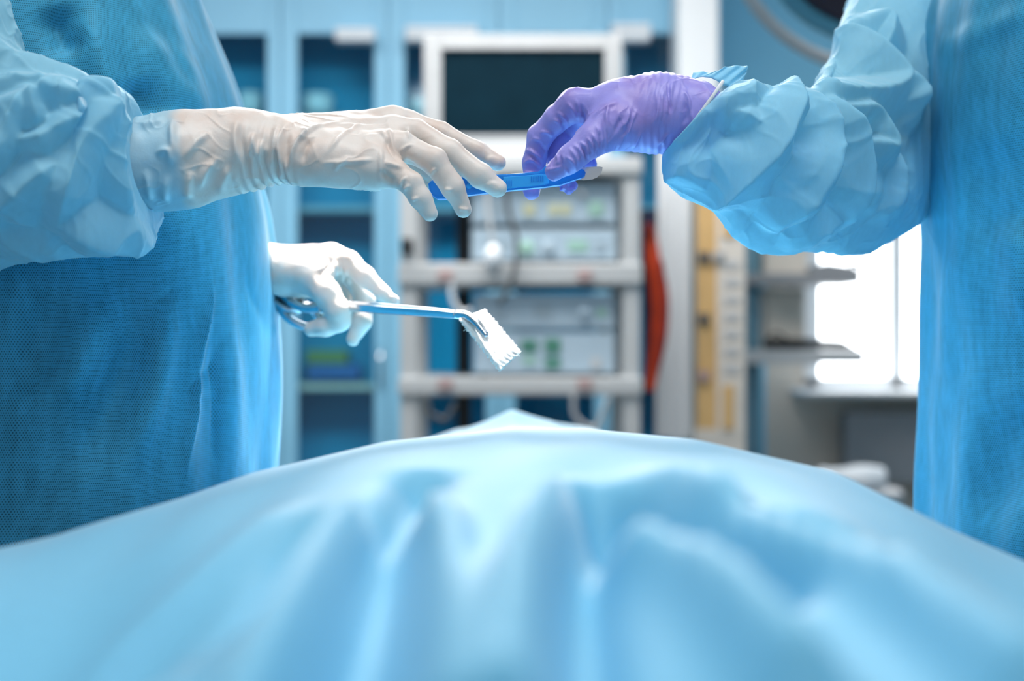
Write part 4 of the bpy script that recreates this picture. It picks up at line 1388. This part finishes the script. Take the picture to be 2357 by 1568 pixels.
# white glove, near hand of the left surgeon
palm = [((620, 312, 1.125), (905, 279, 1.128), 44, 31), ((620, 325, 1.11), (905, 306, 1.11), 52, 36), ((620, 345, 1.095), (890, 345, 1.09), 62, 42), ((640, 352, 1.085), (868, 382, 1.078), 58, 46),
        ((700, 372, 1.085), (850, 388, 1.08), 52, 43), ((690, 362, 1.115), (860, 372, 1.14), 56, 36), ((548, 346, 1.095), (632, 340, 1.10), 90, 72),
        ((200, 392, 1.085), (430, 366, 1.09), 112, 104), ((430, 366, 1.09), (550, 346, 1.095), 104, 91)]
fing = [
    ([(868, 384, 1.078), (914, 402, 1.072), (944, 420, 1.068), (967, 455, 1.068), (989, 491, 1.070)], [38, 29, 27, 24, 19]),
    ([(890, 342, 1.090), (930, 338, 1.088), (1000, 371, 1.080), (1042, 431, 1.080), (1067, 482, 1.084)], [38, 31, 30, 26, 19]),
    ([(905, 305, 1.110), (955, 303, 1.108), (1034, 349, 1.100), (1106, 405, 1.096), (1146, 434, 1.097)], [34, 29, 28.5, 27, 21]),
    ([(905, 278, 1.128), (938, 281, 1.130), (1015, 307, 1.128), (1098, 348, 1.126), (1145, 375, 1.126)], [31, 27, 25, 23, 19]),
    ([(860, 368, 1.14), (930, 392, 1.152), (1000, 412, 1.150), (1050, 432, 1.146)], [36, 31, 27, 20])]
L1 = crease_set(3.367, 540, 200, [
    [(155, 345), (130, 470), (112, 580)], [(155, 345), (172, 520), (212, 690)], [(215, 400), (195, 620)], [(330, 260), (312, 440), (300, 690)], [(400, 255), (345, 420), (350, 560), (372, 720)],
    [(760, 200), (600, 320), (480, 450), (435, 620), (455, 740)], [(500, 300), (545, 350), (500, 430)], [(1000, 220), (850, 350), (700, 560)], [(1160, 180), (1190, 330), (1240, 500), (1370, 640)],
    [(1140, 440), (1140, 580), (1142, 780)], [(650, 602), (900, 590), (1130, 572)], [(1150, 590), (1330, 645)], [(1090, 300), (1160, 370), (1172, 450)], [(750, 250), (960, 272), (1150, 258)],
    [(760, 660), (850, 590), (900, 540)], [(1270, 500), (1320, 460), (1385, 435)], [(1280, 800), (1310, 740), (1350, 705)], [(1310, 815), (1370, 770)], [(1370, 885), (1440, 872)], [(1505, 680), (1560, 625)],
    [(1620, 790), (1690, 800)], [(1720, 930), (1820, 950)], [(480, 760), (420, 700), (390, 560)], [(270, 700), (250, 560), (262, 430)], [(560, 320), (700, 260), (800, 220)], [(1320, 260), (1330, 340), (1370, 400)]])
V1 = crease_set(3.367, 540, 200, [[(55, 290), (70, 430), (100, 570), (112, 720)], [(1150, 330), (1210, 470), (1300, 600)], [(1290, 540), (1400, 640), (1500, 680)], [(430, 330), (410, 480), (420, 640)], [(240, 480), (230, 640), (240, 720)], [(1135, 650), (1180, 700), (1250, 760)],
                                  [(320, 480), (325, 600), (330, 700)], [(180, 520), (190, 640), (200, 700)], [(620, 380), (560, 480), (530, 620)]])
C1 = crease_set(2.45, 0, 0, [[(760, 700), (850, 690), (930, 650)], [(960, 640), (980, 760), (1000, 900)], [(1040, 920), (1120, 800), (1200, 740)], [(1100, 1080), (1160, 960), (1240, 880)], [(1190, 1080), (1260, 980), (1300, 920)], [(820, 1150), (840, 1040), (830, 950)], [(900, 1160), (930, 1060), (960, 980)], [(1040, 1130), (1060, 1030), (1100, 960)], [(1330, 640), (1320, 780), (1350, 960)], [(880, 880), (960, 860), (980, 960)]])


def tweak1(v, n):
    # circular gathers round the wrist
    ax = P(560, 345, 1.095)[0], P(700, 345, 1.095)[0]
    t = (v[:, 0] - ax[0]) / (ax[1] - ax[0])
    win = np.clip(1 - np.abs(t - 0.45) / 0.62, 0, 1)
    low = np.clip((CAM_H + 0.175 - v[:, 2]) / 0.05, 0.12, 1)
    ph = t * 44 + 2.2 * np.sin((v[:, 2] - 1.2) * 45) + 1.6 * np.sin(v[:, 1] * 55)
    v = v + n * (0.0013 * win * low * np.sin(ph))[:, None]
    for i, l in enumerate(L1):
        v = crease(v, n, l, 1.07, 0.0032 if i < 6 else (0.0020 if i < 15 else 0.0017), 0.0017 if i < 15 else 0.0012, smooth_n=20)
    for l in V1:
        v = crease(v, n, l, 1.07, -0.0028, 0.0026, smooth_n=20)
    for l in C1:
        v = crease(v, n, l, 1.06, 0.0030, 0.0028, smooth_n=20)
    cm = np.clip((P(545, 0, 1.09)[0] - v[:, 0]) / 0.02, 0, 1)
    v = v + n * (cm * 0.0016 * vnoise(v * np.array([16.0, 30, 30]), 3))[:, None]
    w = v + 0.004 * np.column_stack([vnoise(v * 30, 61), vnoise(v * 30, 62), vnoise(v * 30, 63)])
    rid = np.clip(1 - np.abs(vnoise(w * np.array([26.0, 38, 44]), 64)), 0, 1) ** 9
    msk = np.clip(0.5 + vnoise(v * 22, 65), 0, 1) * np.clip((P(905, 0, 1.1)[0] - v[:, 0]) / 0.01, 0.25, 1)
    v = v + n * (0.0011 * rid * msk)[:, None]
    # fingernails under the rubber
    for (a, b), d in (((1135, 428), 1.08), ((1135, 368), 1.11)):
        c = P(a, b, d)
        r = np.hypot((v[:, 0] - c[0]) / 0.006, (v[:, 2] - c[2]) / 0.0045)
        v = v + n * (0.0013 * np.exp(-r ** 6) * np.clip(-n[:, 1] + 0.3, 0, 1))[:, None]
    v = v + n * (0.0003 * vnoise(v * 60, 8))[:, None]
    return v


lo = P(300, 540, 1.0)
hand('glove', pl, M_latex, palm, fing, (P(225, 0, 1.09)[0], 1.02, P(0, 520, 1.09)[2]), (P(1200, 0, 1.1)[0], 1.185, P(0, 215, 1.1)[2] + 0.01), 0.0010, tweak=tweak1)

# violet glove
palm = [((1500, 262, 1.118), (1322, 240, 1.118), 66, 33), ((1490, 262, 1.135), (1345, 244, 1.140), 62, 34), ((1490, 268, 1.15), (1365, 255, 1.160), 58, 34), ((1490, 275, 1.16), (1385, 270, 1.178), 52, 30),
        ((1500, 280, 1.110), (1395, 300, 1.100), 62, 46), ((1440, 262, 1.122), (1520, 258, 1.122), 82, 83), ((1520, 258, 1.120), (1590, 268, 1.120), 82, 84)]
fing = [
    ([(1412, 285, 1.100), (1362, 324, 1.092), (1313, 366, 1.089), (1277, 394, 1.090)], [50, 37, 31, 23]),
    ([(1325, 240, 1.118), (1282, 273, 1.126), (1243, 314, 1.134), (1229, 375, 1.139), (1224, 440, 1.136)], [33, 30, 28, 25.5, 20]),
    ([(1345, 245, 1.140), (1300, 300, 1.150), (1278, 345, 1.152), (1292, 395, 1.146), (1308, 428, 1.141)], [33, 30, 28, 24, 18]),
    ([(1365, 255, 1.160), (1330, 310, 1.172), (1310, 360, 1.172), (1325, 392, 1.164)], [33, 28, 26, 20]),
    ([(1385, 270, 1.178), (1360, 320, 1.186), (1345, 355, 1.184), (1358, 380, 1.178)], [29, 25, 22, 17])]
L2 = crease_set(4.75, 1180, 150, [
    [(690, 300), (740, 420), (780, 560), (790, 650)], [(590, 340), (680, 450), (740, 560)], [(480, 440), (570, 500), (640, 600)], [(440, 520), (520, 560), (560, 640)], [(290, 650), (400, 660), (470, 710)], [(220, 700), (320, 760), (390, 850)],
    [(160, 830), (260, 890), (350, 980)], [(140, 920), (230, 960), (330, 1060)], [(120, 1000), (190, 960), (250, 990)], [(110, 1080), (180, 1100), (260, 1110)], [(130, 860), (200, 850), (300, 930)],
    [(540, 960), (560, 1100), (630, 1220)], [(480, 960), (500, 1060), (450, 1110)], [(600, 900), (680, 1010), (730, 1130)], [(640, 860), (740, 960), (790, 1090)], [(720, 830), (800, 920), (830, 1040)], [(790, 780), (860, 880), (880, 1000)],
    [(840, 740), (920, 860), (930, 970)], [(900, 640), (960, 800), (970, 950)], [(990, 560), (1000, 760), (1030, 940)], [(1060, 430), (1030, 560), (1040, 700), (1050, 900)], [(360, 1150), (440, 1140), (540, 1110)], [(370, 1210), (420, 1250), (470, 1240)], [(560, 1000), (660, 1080), (700, 1180)]])
L2 += crease_set(3.928, 1140, 120, [
    [(1600, 230), (1595, 400), (1600, 520)], [(1540, 250), (1560, 420), (1550, 600)], [(1500, 300), (1510, 480), (1480, 680)], [(1460, 330), (1470, 500), (1430, 700)], [(1290, 490), (1240, 620), (1170, 800)], [(1220, 490), (1190, 620), (1130, 700)],
    [(1040, 460), (1000, 600), (1010, 760)], [(1700, 300), (1760, 430), (1750, 580)], [(1770, 480), (1790, 640), (1720, 760)], [(1480, 830), (1540, 760), (1600, 700)], [(1540, 870), (1620, 800), (1720, 700)], [(1600, 900), (1700, 800), (1820, 640)], [(1900, 240), (1950, 330), (1960, 420)], [(860, 590), (1000, 500), (1140, 440)], [(1100, 900), (1150, 780), (1230, 700)], [(1250, 880), (1300, 760), (1330, 700)]])
V2 = crease_set(4.75, 1180, 150, [[(720, 350), (770, 480), (785, 620)], [(540, 560), (600, 620), (690, 700)], [(250, 740), (340, 800), (380, 870)], [(500, 980), (540, 1080), (600, 1180)], [(760, 880), (800, 980), (810, 1060)], [(950, 700), (960, 850), (950, 950)]])
V2 += crease_set(3.928, 1140, 120, [[(1575, 260), (1580, 420), (1580, 560)], [(1730, 420), (1740, 560), (1700, 660)], [(1260, 560), (1200, 700), (1150, 820)], [(1160, 560), (1100, 680), (1080, 760)]])


def tweak2(v, n):
    for i, l in enumerate(L2):
        v = crease(v, n, l, 1.085, 0.0016, 0.0012, smooth_n=20)
    for l in V2:
        v = crease(v, n, l, 1.085, -0.0018, 0.0018, smooth_n=20)
    # fine stretch lines round the wrist and thumb
    t = v[:, 0] * 520 + 14 * (v[:, 2] - 1.28) + 3 * np.sin(v[:, 2] * 60)
    win = np.clip(1 - np.abs(v[:, 0] - P(1520, 0, 1.1)[0]) / 0.028, 0, 1)
    v = v + n * (0.00035 * win * np.sin(t * 2.2))[:, None]
    cm = np.clip((v[:, 0] - P(1550, 0, 1.1)[0]) / 0.02, 0, 1)
    v = v + n * (cm * 0.0016 * vnoise(v * 32, 12))[:, None]
    w = v + 0.003 * np.column_stack([vnoise(v * 40, 71), vnoise(v * 40, 72), vnoise(v * 40, 73)])
    rid = np.clip(1 - np.abs(vnoise(w * np.array([62.0, 30, 30]), 74)), 0, 1) ** 9
    v = v + n * (0.0007 * rid * np.clip(0.5 + vnoise(v * 25, 75), 0, 1))[:, None]
    # crumpled loose tip of the middle finger
    tipc = P(1306, 436, 1.14)
    w = np.exp(-(np.linalg.norm(v - tipc, axis=1) / 0.012) ** 2)
    v = v + n * (w * 0.0016 * vnoise(v * 150, 14))[:, None]
    v = v + n * (0.00025 * vnoise(v * 70, 15))[:, None]
    return v


hand('glove', pr2, M_nitrile, palm, fing, (P(1185, 0, 1.15)[0] - 0.004, 1.05, P(0, 480, 1.15)[2]), (P(1665, 0, 1.12)[0], 1.205, P(0, 140, 1.1)[2] + 0.006), 0.0009, tweak=tweak2)

# white glove, far hand of the left surgeon with the forceps
palm = [((600, 602, 1.385), (762, 592, 1.365), 36, 29), ((610, 612, 1.37), (745, 606, 1.352), 40, 36), ((640, 628, 1.36), (722, 640, 1.342), 44, 37), ((650, 606, 1.395), (758, 604, 1.395), 34, 28), ((660, 650, 1.365), (735, 660, 1.37), 32, 30), ((500, 612, 1.40), (610, 606, 1.382), 46, 38)]
fing = [
    ([(765, 593, 1.365), (802, 604, 1.358), (840, 637, 1.350), (880, 674, 1.345), (910, 696, 1.342)], [29, 26, 23, 17, 10]),
    ([(722, 642, 1.342), (752, 676, 1.326), (778, 716, 1.322), (781, 738, 1.326), (748, 752, 1.330), (716, 758, 1.334)], [36, 31, 27, 25, 22, 17]),
    ([(768, 600, 1.38), (818, 640, 1.385), (838, 690, 1.380), (832, 740, 1.372), (812, 783, 1.368)], [28, 25, 24, 23, 15]),
    ([(755, 606, 1.40), (790, 650, 1.41), (805, 700, 1.405), (785, 735, 1.395)], [28, 25, 22, 18]),
    ([(750, 612, 1.41), (765, 660, 1.42), (770, 700, 1.412), (748, 722, 1.402)], [26, 23, 20, 16])]
L3 = crease_set(3.466, 560, 520, [[(660, 250), (640, 320), (600, 380)], [(720, 260), (700, 350), (660, 420)], [(760, 270), (745, 380), (720, 460)], [(800, 290), (800, 400), (790, 480)], [(210, 180), (215, 270), (205, 370)], [(1160, 560), (1210, 570), (1250, 600)]])


def tweak3(v, n):
    for l in L3:
        v = crease(v, n, l, 1.33, 0.0026, 0.0022, smooth_n=14)
    return v + n * (0.0004 * vnoise(v * 60, 21))[:, None]


hand('glove', pl, M_latex2, palm, fing, (P(520, 0, 1.4)[0], 1.275, P(0, 820, 1.4)[2]), (P(940, 0, 1.36)[0], 1.455, P(0, 540, 1.36)[2] + 0.01), 0.0013, tweak=tweak3)

# resting glove of the right surgeon's other hand, hanging at the side
c = np.array([0.66, 1.03, 0.90])
F_ = Field(c - np.array([0.07, 0.07, 0.2]), c + np.array([0.07, 0.07, 0.09]), 0.0022)
g = F_.blank()
F_.cone(g, c + (0, 0, 0.08), c + (0, 0, 0.0), 0.030, 0.028, 0.01)
for k in range(4):
    off = np.array([-0.033 + 0.022 * k, 0.0, 0])
    F_.cone(g, c + off * 0.5 + (0, 0, -0.0), c + off + (0, 0, -0.085), 0.020, 0.013, 0.012)
allf = F_.blank()
for k, ln in enumerate((0.062, 0.078, 0.084, 0.072)):
    off = np.array([-0.034 + 0.0225 * k, 0.0, 0])
    gf = F_.blank()
    F_.chain(gf, [c + off + (0, 0, -0.085), c + off + (0, 0.006, -0.085 - ln * 0.5), c + off + (0, 0.02, -0.085 - ln)], [0.0105, 0.0095, 0.007], 0.004)
    allf = smin(allf, gf, 0.001)
gf = F_.blank()
F_.chain(gf, [c + (-0.02, 0.005, -0.03), c + (-0.045, 0.015, -0.06), c + (-0.05, 0.03, -0.10)], [0.018, 0.013, 0.008], 0.004)
allf = smin(allf, gf, 0.001)
g = smin(g, allf, 0.006)
v, q = F_.mesh(g)
mesh_obj('glove', relax(v, q, 2), q, M_nitrile, pr2)

# ---------------------------------------------------------------- scalpel
ds = 1.113
scal = empty('scalpel', tuple(P(1180, 430, ds)), 'blue plastic disposable scalpel passed between the two gloved hands', 'scalpel')
up_ = [(986, 424), (992, 417), (1003, 413), (1060, 408), (1118, 404), (1160, 402), (1205, 399), (1238, 396), (1246, 392), (1254, 384), (1262, 382), (1300, 388), (1330, 389), (1343, 391), (1348, 398)]
dn_ = [(1346, 407), (1338, 412), (1320, 417), (1290, 428), (1250, 433), (1170, 441), (1100, 449), (1060, 454), (1025, 460), (1008, 460), (996, 452), (988, 438)]
out2 = [tuple(P(x, y, ds)[[0, 2]]) for x, y in up_ + dn_]
prism('handle', out2, ds - 0.0042, ds + 0.0042, M_blueplastic, scal, 0.0016)
cap = [tuple(P(x, y, ds)[[0, 2]]) for x, y in ((1158, 409), (1205, 406), (1240, 403), (1262, 404), (1264, 424), (1250, 428), (1170, 436), (1158, 436))]
prism('sliding_guard', cap, ds - 0.0052, ds - 0.004, M_bluelight, scal, 0.0005)
for k in range(6):
    x = 1222 + k * 5.2
    a, b = P(x, 421 - k * 0.4, ds), P(x + 2.2, 408 - k * 0.4, ds)
    box('grip_rib', (a[0], ds - 0.0058, a[2]), (b[0], ds - 0.0050, b[2]), M_blueplastic, scal, 0.0002)
for k in range(3):
    x = 1166 + k * 5
    a, b = P(x, 431, ds), P(x + 1.8, 417, ds)
    box('grip_rib', (a[0], ds - 0.0058, a[2]), (b[0], ds - 0.0050, b[2]), M_blueplastic, scal, 0.0002)
blade = [(1300, 391), (1346, 385), (1378, 383.5), (1387, 385), (1386, 393), (1382, 401), (1375, 408), (1364, 413), (1345, 415), (1308, 414)]
prism('blade', [tuple(P(x, y, ds)[[0, 2]]) for x, y in blade], ds - 0.0004, ds + 0.0004, M_blade, scal)
pin = P(1080, 430, ds)
lathe('rivet', [(0.0, 0.0008), (0.0018, 0.0006), (0.0022, 0.0)], M_bluelight, (pin[0], ds - 0.0042, pin[2]), (0, -1, 0), 14, scal)

# ---------------------------------------------------------------- forceps and gauze
fo = empty('forceps', tuple(P(790, 705, 1.33)), 'long steel sponge forceps held in the far white glove', 'forceps')


def rect_bar(name, pts, w, t, mat, parent):
    """Flat polished bar: w across (up), t deep."""
    q = cat_rom(np.array(pts), 40)
    tan = np.gradient(q, axis=0)
    tan /= np.linalg.norm(tan, axis=1)[:, None]
    up = np.array([0, 0, 1.0])
    vs, fs = [], []
    for i in range(40):
        s = np.cross(tan[i], up)
        s /= np.linalg.norm(s)
        u = np.cross(s, tan[i])
        ww = w * (1 - 0.35 * i / 39)
        for a in np.linspace(0, 2 * math.pi, 12, endpoint=False):
            ca, sa = math.cos(a), math.sin(a)
            vs.append(q[i] + s * t * np.sign(ca) * abs(ca) ** 0.5 + u * ww * np.sign(sa) * abs(sa) ** 0.5)
    for i in range(39):
        for j in range(12):
            k = (j + 1) % 12
            fs.append((i * 12 + j, i * 12 + k, (i + 1) * 12 + k, (i + 1) * 12 + j))
    fs += [tuple(range(12))[::-1], tuple(39 * 12 + j for j in range(12))]
    return mesh_obj(name, np.array(vs), fs, mat, parent)


for s in (-1, 1):
    o_ = np.array([0, 0.0045 * s, 0.0012 * s])
    rect_bar('shaft', [P(742, 705, 1.352) + o_ * 2.0, P(800, 704, 1.330) + o_ * 1.2, P(900, 712, 1.285) + o_, P(1000, 719, 1.24) + o_ * 0.8, P(1055, 724, 1.212) + o_ * 0.7], 0.0044, 0.0028, M_chrome, fo)
    tube('jaw', [P(1050, 723, 1.215) + o_ * 0.7, P(1075, 727, 1.203) + o_ * 0.8, P(1098, 743, 1.193) + o_ * 0.9, P(1121, 772, 1.184) + o_ * 0.8], [0.0034, 0.003, 0.0026, 0.0016], M_chrome, fo, 10, 24)
    hpts = [P(745, 705, 1.350) + o_ * 2, P(705, 708 + 4 * s, 1.365) + o_ * 2.5, P(670, 695 + 9 * s, 1.380) + o_ * 3]
    tube('handle_bar', hpts, [0.0045, 0.004, 0.0038], M_chrome, fo, 10, 20)
    rc = P(652 if s < 0 else 690, 682 if s < 0 else 722, 1.388)
    ring = [rc + np.array([0.019 * math.cos(a), 0.006 * math.sin(a), 0.011 * math.sin(a) - 0.008 * math.cos(a)]) for a in np.linspace(0, 2 * math.pi, 40)]
    tube('finger_ring', ring, 0.0042, M_chrome, fo, 10)
tube('handle_tang', [P(612, 668, 1.395), P(640, 678, 1.39), P(680, 700, 1.375)], [0.004, 0.005, 0.005], M_chrome, fo, 10, 14)
lathe('box_joint', [(0, 0.007), (0.003, 0.007), (0.004, 0.005), (0.004, -0.005), (0.003, -0.007), (0, -0.007)], M_chrome, P(806, 705, 1.328), (0, 1, 0), 16, fo)

dg = 1.20
ga = empty('gauze_pad', tuple(P(1128, 780, dg)), 'folded white gauze pad gripped in the forceps tip', 'gauze')
qd = np.array([P(1057, 733, dg + 0.004), P(1116, 712, dg + 0.018), P(1198, 808, dg - 0.014), P(1150, 852, dg - 0.030)])
NL = 26
for layer in range(3):
    vs, fs = [], []
    off = (layer - 1) * 0.0042
    for side in (-1, 1):
        for i in range(NL):
            for j in range(NL):
                u, w = i / (NL - 1), j / (NL - 1)
                p = (qd[0] * (1 - u) + qd[1] * u) * (1 - w) + (qd[3] * (1 - u) + qd[2] * u) * w
                edge = min(u, 1 - u, w, 1 - w)
                th = 0.0021 * min(1, (edge / 0.12) ** 0.5) if edge > 0 else 0.0
                jit = 0.0006 * math.sin(37 * u + 5 * layer) * math.sin(29 * w + layer) + 0.0004 * math.sin(80 * u * w + layer)
                inpl = (0.0010 if edge < 0.01 else 0) * math.sin(60 * (u - w) + layer * 2)
                vs.append((p[0] + inpl, p[1] + off + side * th + jit, p[2] + inpl * 0.7 - 0.0008 * layer))
    for sd in range(2):
        for i in range(NL - 1):
            for j in range(NL - 1):
                k = sd * NL * NL + i * NL + j
                fs.append((k, k + 1, k + NL + 1, k + NL) if sd == 0 else (k, k + NL, k + NL + 1, k + 1))
    mesh_obj('ply', np.array(vs), fs, M_gauze, ga)
for k in range(16):
    u = random.random()
    e_ = random.choice([(0, 3), (1, 2), (2, 3)])
    p = qd[e_[0]] * u + qd[e_[1]] * (1 - u)
    dv = np.array([random.uniform(-1, 1), random.uniform(-0.5, 0.5), random.uniform(-1, 0.6)]) * 0.0035
    tube('thread', [p, p + dv * 0.5 + np.array([0.0006, 0, 0.0004]), p + dv], 0.00022, M_gauze, ga, 5)
